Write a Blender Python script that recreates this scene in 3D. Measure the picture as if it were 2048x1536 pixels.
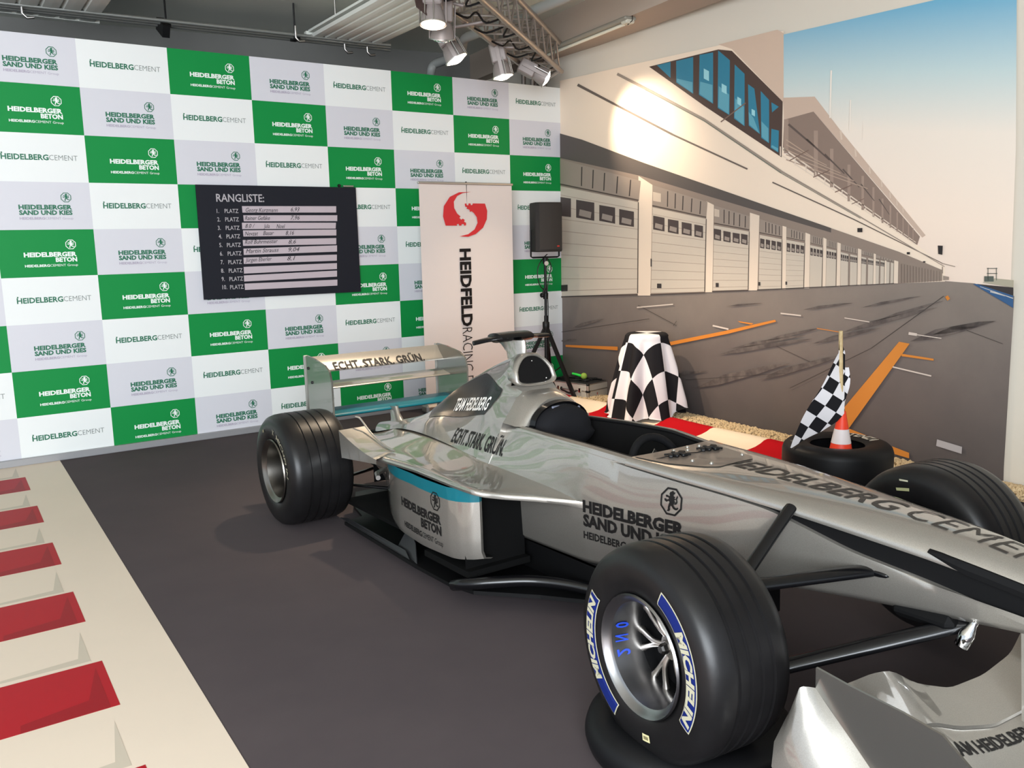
import bpy, bmesh, math, random
import numpy as np
from mathutils import Vector, Matrix
from mathutils.bvhtree import BVHTree
random.seed(7); rng = np.random.default_rng(7)
for o in list(bpy.data.objects): bpy.data.objects.remove(o)
S = bpy.context.scene; COL = S.collection
R_ = math.radians

# ---------------------------------------------------------------- camera, world, light, exposure
RW = np.array([[0.818762320806554, -0.5738000736074028, -0.01953810521760372], [-0.11014690735795352, -0.12358943989947804, -0.9862014546454508], [0.5634677637867437, 0.8096166536536635, -0.1643926801889127]])
CAM = np.array([-5.90863181, -7.49887956, 1.6428483]); FOC = 1745.2564
cd = bpy.data.cameras.new('camera'); cam = bpy.data.objects.new('camera', cd); COL.objects.link(cam); S.camera = cam
cd.sensor_width = 36; cd.lens = FOC / 2048 * 36; cd.clip_start = 0.05; cd.clip_end = 200
M = RW.T @ np.diag([1, -1, -1])
cam.matrix_world = Matrix([[*M[i], CAM[i]] for i in range(3)] + [[0, 0, 0, 1]])

S.view_settings.view_transform = 'Standard'; S.view_settings.look = 'None'
S.view_settings.exposure = 0.75; S.view_settings.gamma = 1.0; S.view_settings.use_curve_mapping = False
wd = bpy.data.worlds.new('overcast_sky'); S.world = wd; wd.use_nodes = True
bg = wd.node_tree.nodes['Background']; bg.inputs[0].default_value = (0.80, 0.90, 1.0, 1); bg.inputs[1].default_value = 0.7

def area_light(name, loc, target, sx, sy, power, col):
    l = bpy.data.lights.new(name, 'AREA'); l.shape = 'RECTANGLE'; l.size = sx; l.size_y = sy; l.energy = power; l.color = col
    o = bpy.data.objects.new(name, l); COL.objects.link(o); o.location = loc
    o.rotation_euler = (Vector(target) - Vector(loc)).to_track_quat('-Z', 'Y').to_euler(); return o
def spot_light(name, loc, target, power, col, size, blend=0.5, rad=0.05):
    l = bpy.data.lights.new(name, 'SPOT'); l.energy = power; l.color = col; l.spot_size = R_(size); l.spot_blend = blend; l.shadow_soft_size = rad
    o = bpy.data.objects.new(name, l); COL.objects.link(o); o.location = loc
    o.rotation_euler = (Vector(target) - Vector(loc)).to_track_quat('-Z', 'Y').to_euler(); return o
area_light('garage_door_daylight', (-8.6, -10.0, 2.3), (-3.2, -1.5, 1.3), 4.6, 2.8, 560, (0.88, 0.94, 1.0))


# ---------------------------------------------------------------- helpers
def ray(u, v): return RW.T @ np.array([(u - 1024) / FOC, (v - 768) / FOC, 1.0])
def hit(u, v, ax, val):                       # point of the plane axis=val seen at that pixel
    d = ray(u, v); s = (val - CAM[ax]) / d[ax]; return CAM + s * d
def lin(c):
    return tuple(((x / 255) / 12.92 if x / 255 <= 0.04045 else ((x / 255 + 0.055) / 1.055) ** 2.4) for x in c) + (1.0,)
MATS = {}
def mat(name, rgb, rough=0.5, metal=0.0, coat=0.0, spec=0.5, var=None, bump=None, emit=None, trans=0.0, coat_rough=0.04):
    if name in MATS: return MATS[name]
    m = bpy.data.materials.new(name); m.use_nodes = True; n = m.node_tree.nodes; l = m.node_tree.links; b = n['Principled BSDF']
    b.inputs['Base Color'].default_value = lin(rgb); b.inputs['Roughness'].default_value = rough; b.inputs['Metallic'].default_value = metal
    b.inputs['Coat Weight'].default_value = coat; b.inputs['Coat Roughness'].default_value = coat_rough
    b.inputs['Specular IOR Level'].default_value = spec; b.inputs['Transmission Weight'].default_value = trans
    if emit: b.inputs['Emission Color'].default_value = lin(emit[0]); b.inputs['Emission Strength'].default_value = emit[1]
    tc = n.new('ShaderNodeTexCoord')
    if var:                                   # var = (second colour, scale, contrast)
        nz = n.new('ShaderNodeTexNoise'); nz.inputs['Scale'].default_value = var[1]; nz.inputs['Detail'].default_value = 6; nz.inputs['Roughness'].default_value = 0.6
        l.new(tc.outputs['Object'], nz.inputs['Vector'])
        rp = n.new('ShaderNodeValToRGB'); k = var[2] if len(var) > 2 else 0.2
        rp.color_ramp.elements[0].position = 0.5 - k; rp.color_ramp.elements[1].position = 0.5 + k
        rp.color_ramp.elements[0].color = lin(rgb); rp.color_ramp.elements[1].color = lin(var[0])
        l.new(nz.outputs['Fac'], rp.inputs['Fac']); l.new(rp.outputs['Color'], b.inputs['Base Color'])
    if bump:                                  # bump = (scale, strength, distance)
        nz = n.new('ShaderNodeTexNoise'); nz.inputs['Scale'].default_value = bump[0]; nz.inputs['Detail'].default_value = 3
        l.new(tc.outputs['Object'], nz.inputs['Vector'])
        bp = n.new('ShaderNodeBump'); bp.inputs['Strength'].default_value = bump[1]; bp.inputs['Distance'].default_value = bump[2] if len(bump) > 2 else 0.002
        l.new(nz.outputs['Fac'], bp.inputs['Height']); l.new(bp.outputs['Normal'], b.inputs['Normal'])
    MATS[name] = m; return m

class MB:
    def __init__(s): s.v = []; s.f = []; s.m = []; s.uv = None
    def add(s, vs, fs, mi=0):
        o = len(s.v); s.v += [tuple(map(float, p)) for p in vs]; s.f += [tuple(i + o for i in f) for f in fs]; s.m += [mi] * len(fs); return s
    def box(s, c, d, rot=None, mi=0, bev=0.0):
        x, y, z = (q / 2 for q in d)
        if bev > 0:
            b = min(bev, 0.45 * min(d)); vs = []; 
            for sx in (-1, 1):
                for sy in (-1, 1):
                    for sz in (-1, 1):
                        vs += [(sx * (x - b), sy * (y - b), sz * z), (sx * (x - b), sy * y, sz * (z - b)), (sx * x, sy * (y - b), sz * (z - b))]
            bm = bmesh.new(); [bm.verts.new(p) for p in vs]; bmesh.ops.convex_hull(bm, input=bm.verts)
            bmesh.ops.dissolve_limit(bm, angle_limit=0.01, verts=bm.verts, edges=bm.edges)
            bm.verts.index_update(); vs = [tuple(p.co) for p in bm.verts]; fs = [tuple(q.index for q in f.verts) for f in bm.faces]; bm.free()
        else:
            vs = [(a, b_, c_) for a in (-x, x) for b_ in (-y, y) for c_ in (-z, z)]
            fs = [(0, 1, 3, 2), (4, 6, 7, 5), (0, 4, 5, 1), (2, 3, 7, 6), (0, 2, 6, 4), (1, 5, 7, 3)]
        if rot is not None: vs = [tuple(rot @ Vector(p)) for p in vs]
        return s.add([(p[0] + c[0], p[1] + c[1], p[2] + c[2]) for p in vs], fs, mi)
    def tube(s, pts, r, n=10, mi=0, cap=True, flat=None):
        P = [Vector(p) for p in pts]; k = len(P); rs = r if hasattr(r, '__len__') else [r] * k; vs = []
        up = None
        for i in range(k):
            t = (P[min(i + 1, k - 1)] - P[max(i - 1, 0)]).normalized()
            if up is None: up = Vector((0, 0, 1)) if abs(t.z) < 0.95 else Vector((1, 0, 0))
            a = t.cross(up).normalized(); b = a.cross(t).normalized(); up = b
            for j in range(n):
                q = 2 * math.pi * j / n; fa, fb = (flat if flat else (1, 1))
                vs.append(P[i] + a * math.cos(q) * rs[i] * fa + b * math.sin(q) * rs[i] * fb)
        fs = [(i * n + j, i * n + (j + 1) % n, (i + 1) * n + (j + 1) % n, (i + 1) * n + j) for i in range(k - 1) for j in range(n)]
        if cap: fs += [tuple(range(n))[::-1], tuple((k - 1) * n + j for j in range(n))]
        return s.add(vs, fs, mi)
    def lathe(s, prof, n=32, axis='z', c=(0, 0, 0), mi=0, close=False, a0=0, a1=2 * math.pi):
        vs = []; full = abs(a1 - a0 - 2 * math.pi) < 1e-6; nn = n if full else n + 1
        for j in range(nn):
            q = a0 + (a1 - a0) * j / n; cs, sn = math.cos(q), math.sin(q)
            for (r, h) in prof:
                p = (r * cs, r * sn, h) if axis == 'z' else ((r * cs, h, r * sn) if axis == 'y' else (h, r * cs, r * sn))
                vs.append((p[0] + c[0], p[1] + c[1], p[2] + c[2]))
        k = len(prof); fs = []; mm = mi if hasattr(mi, '__len__') else None
        e = k if close else k - 1; ml = []
        for j in range(n):
            for i in range(e):
                a = j * k + i; b = j * k + (i + 1) % k; c2 = ((j + 1) % nn) * k + (i + 1) % k; d = ((j + 1) % nn) * k + i
                fs.append((a, b, c2, d)); ml.append(mm[i] if mm else mi)
        s.add(vs, fs, 0); s.m[-len(fs):] = ml; return s
    def grid(s, rows, mi=0, closed=False):    # rows: list of equal point lists
        k = len(rows[0]); vs = [p for r in rows for p in r]; e = k if closed else k - 1
        return s.add(vs, [(i * k + j, i * k + (j + 1) % k, (i + 1) * k + (j + 1) % k, (i + 1) * k + j) for i in range(len(rows) - 1) for j in range(e)], mi)
    def prism(s, poly, t, mi=0):              # poly 3D points, t thickness vector
        n = len(poly); a = [Vector(p) for p in poly]; b = [p + Vector(t) for p in a]
        return s.add(a + b, [tuple(range(n)), tuple(range(2 * n - 1, n - 1, -1))] + [(i, i + n, (i + 1) % n + n, (i + 1) % n) for i in range(n)], mi)
    def xf(s, fn, start=0): s.v[start:] = [tuple(fn(p)) for p in s.v[start:]]; return s

def obj(name, mb, mats, parent=None, smooth=None, **props):
    me = bpy.data.meshes.new(name); me.from_pydata(mb.v, [], mb.f)
    for m in (mats if isinstance(mats, (list, tuple)) else [mats]): me.materials.append(m)
    me.polygons.foreach_set('material_index', mb.m)
    if mb.uv is not None:
        ul = me.uv_layers.new(name='UVMap'); li = np.zeros(len(me.loops), dtype=np.int32); me.loops.foreach_get('vertex_index', li)
        ul.data.foreach_set('uv', np.array(mb.uv, dtype=np.float32)[li].ravel())
    bm = bmesh.new(); bm.from_mesh(me)
    if mb.uv is None and smooth is not None: bmesh.ops.remove_doubles(bm, verts=bm.verts, dist=1e-5)
    bmesh.ops.recalc_face_normals(bm, faces=bm.faces); bm.to_mesh(me); bm.free()
    if smooth is not None:
        me.polygons.foreach_set('use_smooth', [True] * len(me.polygons))
        if smooth < 179: me.set_sharp_from_angle(angle=R_(smooth))
    me.update(); o = bpy.data.objects.new(name, me); COL.objects.link(o)
    if parent: o.parent = parent
    for k, v in props.items(): o[k] = v
    return o
def thing(name, label, cat, loc=(0, 0, 0), rotz=0, group=None):
    o = bpy.data.objects.new(name, None); COL.objects.link(o); o.empty_display_size = 0.1
    o.location = loc; o.rotation_euler = (0, 0, rotz); o['label'] = label; o['category'] = cat
    if group: o['group'] = group
    return o
def dup(src, parent=None):
    c = src.copy(); COL.objects.link(c)
    if parent: c.parent = parent
    for ch in [x for x in src.children]: dup(ch, c)
    return c
def struct(name, mb, m, smooth=None): return obj(name, mb, m, None, smooth, kind='structure')

# ---- lettering: 2D triangles from the built-in font, cap height 1
_T = {}
def glyphs(s, bold=0.0, shear=0.0, res=2):
    k = (s, bold, shear, res)
    if k in _T: return _T[k]
    def mk(t):
        cu = bpy.data.curves.new('t', 'FONT'); cu.body = t; cu.offset = bold; cu.resolution_u = res; cu.fill_mode = 'FRONT'; cu.shear = shear
        ob = bpy.data.objects.new('t', cu); COL.objects.link(ob); bpy.context.view_layer.update()
        dg = bpy.context.evaluated_depsgraph_get(); me = ob.evaluated_get(dg).to_mesh()
        v = np.array([p.co[:2] for p in me.vertices]) if len(me.vertices) else np.zeros((0, 2)); f = [tuple(p.vertices) for p in me.polygons]
        ob.evaluated_get(dg).to_mesh_clear(); bpy.data.objects.remove(ob); bpy.data.curves.remove(cu); return v, f
    if 'cap' not in _T: h = mk.__call__('H')[0] if bold == 0 else None; 
    if 'cap' not in _T:
        b0 = bold; bold = 0.0; h = mk('H')[0]; bold = b0; _T['cap'] = h[:, 1].max() - h[:, 1].min()
    v, f = mk(s); v = v / _T['cap']; v[:, 0] -= v[:, 0].min(); _T[k] = (v, f); return _T[k]
def word(s, x0, y0, cap, width=None, bold=0.0, shear=0.0, res=2, right=None):
    v, f = glyphs(s, bold, shear, res); v = v.copy(); w = v[:, 0].max(); sx = (width / w) if width else cap
    v[:, 0] *= sx; v[:, 1] *= cap
    if right is not None: x0 = right - w * sx
    v[:, 0] += x0; v[:, 1] += y0; return v, f
def lettering(mb, words, fn, mi=0):
    for v, f in words: mb.add([fn(a, b) for a, b in v], f, mi)
    return mb

LION = [(.50,.93),(.56,.97),(.60,.92),(.68,.90),(.66,.84),(.60,.80),(.62,.74),(.70,.72),(.66,.66),(.74,.63),(.66,.58),(.72,.50),(.66,.44),(.64,.36),(.70,.30),(.80,.26),(.84,.32),(.90,.28),(.84,.20),(.74,.18),(.62,.22),(.56,.30),(.50,.34),(.44,.26),(.46,.16),(.40,.08),(.28,.08),(.34,.16),(.34,.26),(.38,.38),(.42,.48),(.36,.52),(.26,.46),(.16,.50),(.12,.58),(.20,.60),(.28,.56),(.38,.60),(.34,.66),(.22,.66),(.18,.74),(.26,.76),(.36,.72),(.42,.74),(.38,.82),(.42,.90)]
TAIL = [(.70,.40),(.80,.44),(.84,.54),(.80,.64),(.84,.74),(.80,.80),(.76,.72),(.73,.64),(.77,.55),(.72,.47),(.67,.45)]
def emblem(mb, x, y, s, fn, mi=0, flip=False):   # octagonal ring with a rampant lion in it
    def oc(r): return [(.5 + r * math.cos(R_(22.5 + 45 * i)), .5 + r * math.sin(R_(22.5 + 45 * i))) for i in range(8)]
    a, b = oc(.5), oc(.43)
    mb.add([fn(x + p[0] * s, y + p[1] * s) for p in a + b], [(i, (i + 1) % 8, (i + 1) % 8 + 8, i + 8) for i in range(8)], mi)
    for poly in (LION, TAIL):
        pts = [(((1 - p[0]) if flip else p[0]) * .8 + .1, p[1] * .8 + .1) for p in poly]
        from mathutils.geometry import tessellate_polygon
        tr = tessellate_polygon([[Vector((p[0], p[1], 0)) for p in pts]])
        mb.add([fn(x + p[0] * s, y + p[1] * s) for p in pts], [tuple(t) for t in tr], mi)
    return mb

# ---------------------------------------------------------------- shared materials
m_white = mat('white_paint', (226, 224, 218), 0.6)
m_black = mat('black_plastic', (16, 16, 17), 0.45, spec=.3)
m_alu = mat('brushed_aluminium', (190, 186, 180), 0.35, 1.0, bump=(300, 0.05))
m_chrome = mat('chrome', (215, 215, 215), 0.08, 1.0)
m_silver = mat('silver_paint', (164, 159, 151), 0.36, 0.7, 1.0, var=((154, 149, 141), 400, 0.1))
m_silver.node_tree.nodes['Principled BSDF'].inputs['Coat IOR'].default_value = 1.8
m_silver_dull = mat('silver_paint_worn', (140, 139, 133), 0.42, 0.6, 0.6)
m_teal = mat('teal_stripe', (0, 94, 106), 0.4, 0.0, 0.2, spec=.3)
m_carbon = mat('gloss_carbon', (10, 10, 12), 0.25, 0.0, 0.15, spec=.3)
m_matt = mat('matt_black', (8, 8, 9), 0.7, spec=.15)
m_decal = mat('black_decal', (20, 18, 18), 0.5, spec=.25)
m_decal_w = mat('white_decal', (228, 226, 222), 0.3, coat=0.5)
m_rubber = mat('tyre_rubber', (15, 14, 14), 0.36, spec=.3, bump=(60, 0.15, 0.001), var=((26, 25, 26), 6, 0.3))
m_rubber_dull = mat('tyre_rubber_dull', (12, 12, 14), 0.5, spec=.25, bump=(80, 0.2, 0.001))
# ================================================================ ROOM
# the garage shell stands about 8 degrees askew to the printed wall
A8 = R_(-7.9); ax_l = np.array([math.cos(A8), math.sin(A8), 0]); ax_d = np.array([-math.sin(A8), math.cos(A8), 0])
def rm(l, d, z): p = ax_l * l + ax_d * d; return (p[0], p[1], z)
CZ = 3.8
m_ceil = mat('ceiling_paint', (228, 230, 218), 0.85, var=((216, 218, 208), 1.5, 0.3))
m_dark_wall = mat('dark_grey_wall', (134, 133, 129), 0.85, var=((126, 125, 122), 2, 0.3))
m_wallw = mat('wall_white', (214, 205, 190), 0.8)
m_floor = mat('printed_asphalt_carpet', (78, 70, 71), 0.92, spec=0.15, var=((69, 62, 64), 2.2, 0.35), bump=(900, 0.25, 0.001))
struct('floor', MB().box((-3.0, -4.2, -0.05), (18, 15.6, 0.1)), m_floor)
struct('ceiling', MB().prism([rm(-9.5, -10.2, CZ), rm(6, -10.2, CZ), rm(6, 6, CZ), rm(-9.5, 6, CZ)], (0, 0, 0.15)), m_ceil)
struct('wall_back', MB().prism([rm(-12, 1.655, 0), rm(6, 1.655, 0), rm(6, 1.655, CZ), rm(-12, 1.655, CZ)], (0.03, 0.2, 0)), m_dark_wall)
MS = 0.035                                        # the photo wall opens slightly towards the room
mn = np.array([1.0, -MS, 0.0]); mn /= np.linalg.norm(mn)
def mural_pt(u, v, lift=0.0):
    d = ray(u, v); s = (-(CAM @ mn)) / (d @ mn); return tuple(CAM + s * d - mn * lift)
struct('light_blocking_wall', MB().prism([(-3.4, -8.4, 0), (1.2, -8.4, 0), (1.2, -8.4, CZ), (-3.4, -8.4, CZ)], (0, -.2, 0)), mat('wall_grey', (150, 146, 140), .8))  # unseen wall behind the camera, added to keep daylight off the right
struct('wall_right', MB().prism([(0.02 + MS * 1.6, 1.6, 0), (0.02 - MS * 12.4, -12.4, 0), (0.02 - MS * 12.4, -12.4, CZ), (0.02 + MS * 1.6, 1.6, CZ)], (0.2, 0, 0)), m_wallw)
# downstand beam along the right wall
bA0, bA1 = hit(1125, 118, 2, 3.5), hit(1445, 0, 2, 3.5); bB0, bB1 = hit(1100, 98, 2, 3.5), hit(1338, 0, 2, 3.5)
def ext(p, q, t): return tuple(np.array(p) + (np.array(q) - np.array(p)) * t)
m_beam = mat('beam_paint', (176, 160, 146), 0.8)
struct('beam_right', MB().prism([ext(bA0, bA1, -.9), ext(bA0, bA1, 3.5), ext(bB0, bB1, 4.2), ext(bB0, bB1, -1.1)], (0, 0, 0.3)), [m_beam])

# pipe run along the back
t = thing('pipe_run', 'thin grey pipes in a bundle running under the ceiling behind the printed wall', 'pipes')
for k in range(3):
    a, b = hit(60, 12 + 5 * k, 2, 3.5), hit(640, 75 + 5 * k, 2, 3.5)
    obj('pipe', MB().tube([ext(a, b, -1.2), ext(a, b, 1.3)], 0.016, 8), mat('grey_pipe', (150, 152, 148), 0.4, 0.6), t, 60)
for u in (332, 590):
    a = hit(u, 14 + (u - 60) * .1034 + 2, 2, 3.52)
    obj('hanger', MB().tube([a, a + np.array([0, 0, .28])], 0.008, 6).box(tuple(a - np.array([0, 0, .03])), (.05, .12, .03)), m_black, t)
bx_ = hit(326, 55, 2, 3.47)
obj('bracket', MB().box(tuple(bx_), (.06, .22, .1), Matrix.Rotation(.5, 3, 'X')), m_black, t)

# radiant heater panels under the ceiling
m_panel = mat('heater_panel_paint', (228, 230, 222), 0.5)
def heater(name, label, c0, wid, lng, group):
    ax_l = np.array([1.0, 0, 0]); ax_d = np.array([.03, 1.0, 0])
    t = thing(name, label, 'heater panel', group=group)
    n = 6
    for k in range(n):
        w = wid / n; rows = []
        for dd in (0, lng):
            rows.append([tuple(c0 + ax_l * (k * w + x) - ax_d * dd + np.array([0, 0, z])) for x, z in ((0, .022), (.018, 0), (w * .5, -.002), (w - .018, 0), (w, .022))])
        obj('panel_strip', MB().grid(rows), m_panel, t)
    obj('end_rail', MB().prism([tuple(c0 + ax_l * x + np.array([0, 0, z])) for x, z in ((-.02, -.005), (wid + .02, -.005), (wid + .02, .06), (-.02, .06))], tuple(ax_d * 0.05)), m_panel, t)
    obj('top_plate', MB().prism([tuple(c0 + ax_l * x - ax_d * dd + np.array([0, 0, .05])) for x, dd in ((0, 0), (wid, 0), (wid, lng), (0, lng))], (0, 0, .02)), m_panel, t)
    for x in (.15, wid - .15):
        for dd in (.3, lng - .3):
            p = c0 + ax_l * x - ax_d * dd
            obj('hanger', MB().tube([tuple(p + np.array([0, 0, .06])), tuple(p + np.array([0, 0, CZ - c0[2]]))], .006, 6), m_alu, t)
    return t
c = hit(617, 76, 2, 3.5); heater('heater_panel', 'white ribbed ceiling heater panel beside the lighting truss', c, 0.70, 3.4, 'ceiling heater panels')
c = hit(-62, 16, 2, 3.5); heater('heater_panel', 'white ribbed ceiling heater panel cut by the top left corner of the photo', c, 0.92, 3.4, 'ceiling heater panels')
# small fittings at the end of the panel
t = thing('pipe_fitting', 'small bent pipes and brackets below the end of the heater panel', 'pipe fitting')
for u, v in ((690, 103), (735, 108), (592, 80), (45, 32)):
    a = hit(u, v, 2, 3.42)
    obj('pipe_bend', MB().tube([a + np.array([0, 0, .12]), a + np.array([0, 0, .02]), a + np.array([.03, 0, -.01]), a + np.array([.08, 0, 0])], .011, 8), m_alu, t, 60)
# drain pipe and spotted duct
t = thing('drain_pipe', 'grey drain pipe bending down behind the printed wall below the truss', 'pipe')
m_dp = mat('drain_pipe_grey', (168, 170, 166), 0.45)
pp = [hit(862, 160, 2, 3.35), hit(863, 138, 2, 3.44), hit(874, 126, 2, 3.5), hit(918, 112, 2, 3.5), hit(924, 100, 2, 3.52), hit(928, 80, 2, 3.56), hit(945, 70, 2, 3.56), hit(1010, 46, 2, 3.56), hit(1130, -6, 2, 3.56), hit(1300, -80, 2, 3.56)]
def smooth_path(P, n=6):
    P = [np.array(p, float) for p in P]; out = []
    for i in range(len(P) - 1):
        p0, p1, p2, p3 = P[max(i - 1, 0)], P[i], P[i + 1], P[min(i + 2, len(P) - 1)]
        for k in range(n):
            u = k / n; out.append(.5 * (2 * p1 + (p2 - p0) * u + (2 * p0 - 5 * p1 + 4 * p2 - p3) * u * u + (3 * p1 - p0 - 3 * p2 + p3) * u ** 3))
    out.append(P[-1]); return out
obj('pipe', MB().tube(smooth_path(pp, 3), 0.045, 12), m_dp, t, 60)
obj('pipe_clamp', MB().tube([pp[7] + np.array([0, 0, .05]), pp[7] + np.array([0, 0, CZ - pp[7][2]])], .006, 6), m_alu, t)
t = thing('duct_pipe', 'short silver duct behind the spotlight at the right end of the printed wall', 'duct')
obj('duct', MB().tube([hit(1020, 140, 1, 1.0), hit(1062, 124, 1, .6)], 0.06, 14), m_alu, t, 60)
# fluorescent tube fitting on the beam
f0, f1 = hit(1085, 113, 2, 3.46), hit(1262, 42, 2, 3.46); fd = f1 - f0; fl = np.linalg.norm(fd); fa = math.atan2(fd[1], fd[0])
t = thing('strip_light', 'unlit fluorescent strip light under the beam above the pit lane picture', 'lamp', tuple(f0), fa)
m_cover = mat('clear_cover', (190, 188, 170), 0.25, coat=.5)
obj('housing', MB().box((fl / 2, 0, .025), (fl, .12, .035), bev=.012), mat('lamp_housing', (140, 136, 125), 0.5), t)
obj('tube', MB().tube([(.06, 0, -.005), (fl - .1, 0, -.005)], .014, 10), mat('unlit_tube', (225, 222, 205), 0.3), t, 60)
obj('end_cap', MB().box((fl - .05, 0, .01), (.09, .09, .05), bev=.01), mat('cap_cream', (200, 196, 180), 0.4), t)
obj('wire_guard', MB().tube([(fl + .02, 0, .05), (fl + .02, 0, 0), (fl - .05, 0, -.02)], .004, 6), m_black, t)

# ================================================================ PRINTED PRESS WALL
CW, CH, WT = 0.66, 0.35256, 3.1878
m_g = mat('print_green', (12, 132, 62), 0.5, spec=.2); m_w = mat('print_white', (226, 229, 227), 0.5, spec=.2); m_gr = mat('print_pale_grey', (206, 206, 212), 0.5, spec=.2)
m_gl = mat('print_green_ink', (22, 104, 74), 0.45); m_wl = mat('print_white_ink', (226, 234, 228), 0.45); m_gyl = mat('print_grey_ink', (118, 126, 122), 0.5); m_pl = mat('print_faint_ink', (168, 160, 176), 0.5)
t = thing('press_wall', 'large printed wall of green, white and grey fields with repeated company logos', 'printed wall', (0, 0, 0))
J0 = -7
obj('frame', MB().box((J0 * CW / 2 - .0 - CW * 3.5, .045, WT / 2), (-J0 * CW + 7 * CW - .004, .08, WT - .004)), mat('frame_alu_grey', (150, 150, 154), 0.4, 0.5), t)
BOT = 0.055
fm = MB()
for i in range(9):
    for j in range(J0, 7):
        x0 = (j - 7) * CW; z1 = WT - i * CH; z0 = max(z1 - CH, BOT)
        fm.add([(x0, 0, z0), (x0 + CW, 0, z0), (x0 + CW, 0, z1), (x0, 0, z1)], [(0, 1, 2, 3)], [1, 0, 2][(j - i) % 3])
pf = obj('printed_fabric', fm, [m_g, m_w, m_gr], t)
for sgn in (0,):
    obj('bottom_rail', MB().box((-7 * CW, -.012, BOT / 2), (14 * CW, .03, BOT), bev=.004), mat('rail_alu', (158, 158, 160), 0.4, 0.4), t)
def P2(x, y): return (x * CW, 0, -y * CH)
def group_line(mb, mi_b, mi_t, y, k=.5): 
    lettering(mb, [word('HEIDELBERG', .25, -y * CH / CW, .026, .255, .035)], lambda a, b: (a * CW, 0, b * CW), mi_b)
    lettering(mb, [word('CEMENT Group', .508, -y * CH / CW, .026, .29, 0.0)], lambda a, b: (a * CW, 0, b * CW), mi_t)
Lx = lambda a, b: (a * CW, 0, b * CW)
q = CH / CW
def logo_beton():
    b = MB(); lettering(b, [word('HEIDELBERGER', .25, -.57 * q, .047, .545, .045), word('BETON', 0, -.685 * q, .047, .225, .045, right=.795)], Lx); group_line(b, 0, 0, .785)
    emblem(b, .683, -.43 * q, .118, Lx); return b
def logo_sand():
    b = MB(); lettering(b, [word('HEIDELBERGER', .25, -.57 * q, .047, .545, .045), word('SAND UND KIES', .25, -.685 * q, .047, .545, .045)], Lx); group_line(b, 1, 1, .785)
    emblem(b, .683, -.43 * q, .118, Lx); return b
def logo_cement():
    b = MB(); lettering(b, [word('HEIDELBERG', .13, -.545 * q, .058, .475, .03)], Lx); lettering(b, [word('CEMENT', .61, -.545 * q, .058, .295, -.008)], Lx, 1)
    b.add([Lx(.135, -.545 * q + .062), Lx(.15, -.545 * q + .062), Lx(.15, -.545 * q + .077), Lx(.135, -.545 * q + .077)], [(0, 1, 2, 3)]); return b
protos = {1: ('lettering', logo_cement(), [m_gl, m_gyl]), 0: None}
PR = [None] * 3
for i in range(9):
    for j in range(J0, 7):
        ty = (j - i) % 3
        if PR[ty] is None:
            b, ms = [(logo_cement, [m_gl, m_gyl]), (logo_beton, [m_wl, m_wl]), (logo_sand, [m_gl, m_pl])][ty]
            o = PR[ty] = obj('logo', b(), ms, t)
        else: o = PR[ty].copy(); COL.objects.link(o)
        o.location = ((j - 7) * CW, -.0015, WT - i * CH)

# ================================================================ PIT LANE PHOTO MURAL (one flat print)
t = thing('wall_picture', 'huge photo print of a pit lane with garage doors, grandstand roof and blue sky', 'wall picture')
def grad_sky():
    m = bpy.data.materials.new('print_sky'); m.use_nodes = True; n = m.node_tree.nodes; l = m.node_tree.links; b = n['Principled BSDF']; b.inputs['Roughness'].default_value = 0.55
    tc = n.new('ShaderNodeTexCoord'); sp = n.new('ShaderNodeSeparateXYZ'); l.new(tc.outputs['Object'], sp.inputs[0])
    a = n.new('ShaderNodeMath'); a.operation = 'MULTIPLY_ADD'; l.new(sp.outputs['Y'], a.inputs[0]); a.inputs[1].default_value = -0.13; l.new(sp.outputs['Z'], a.inputs[2])
    rp = n.new('ShaderNodeValToRGB'); mr = n.new('ShaderNodeMapRange'); mr.inputs['From Min'].default_value = 1.3; mr.inputs['From Max'].default_value = 3.7
    l.new(a.outputs[0], mr.inputs['Value']); l.new(mr.outputs[0], rp.inputs[0]); l.new(rp.outputs[0], b.inputs['Base Color'])
    e = rp.color_ramp.elements; e[0].color = lin((226, 204, 188)); e[1].color = lin((104, 168, 198)); e[1].position = .99
    for p, c in ((.40, (240, 220, 202)), (.64, (232, 220, 206)), (.8, (188, 206, 206))): x = e.new(p); x.color = lin(c)
    return m
def mc(x, y): return (1120 + x / 2.207, 80 + y / 2.207)
_lay = [0]
pic = MB(); picm = []
from mathutils.geometry import tessellate_polygon
def paint(col, *polys, raw=False, lay=None, var=None):
    if isinstance(col, tuple):
        nm = 'print_%d_%d_%d' % col; m = mat(nm, col, 0.55, var=var)
    else: m = col
    if m not in picm: picm.append(m)
    if lay is None: _lay[0] += 1; lay = _lay[0]
    for p in polys:
        pts = [mural_pt(*(q if raw else mc(*q)), 0.001 + lay * 0.00045) for q in p]
        tr = tessellate_polygon([[Vector(q) for q in pts]])
        pic.add(pts, [tuple(x) for x in tr], picm.index(m))
def line(p, q, w0, w1=None):
    w1 = w0 if w1 is None else w1; d = np.array(q, float) - np.array(p, float); n = np.array([-d[1], d[0]]) / np.linalg.norm(d)
    return [tuple(np.array(p) + n * w0 / 2), tuple(np.array(q) + n * w1 / 2), tuple(np.array(q) - n * w1 / 2), tuple(np.array(p) - n * w0 / 2)]
paint(grad_sky(), [(1121, 171), (1870, 0), (2034, -37), (2032, 300), (2008, 935), (2006, 1000), (1121, 860)], raw=True)
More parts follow.
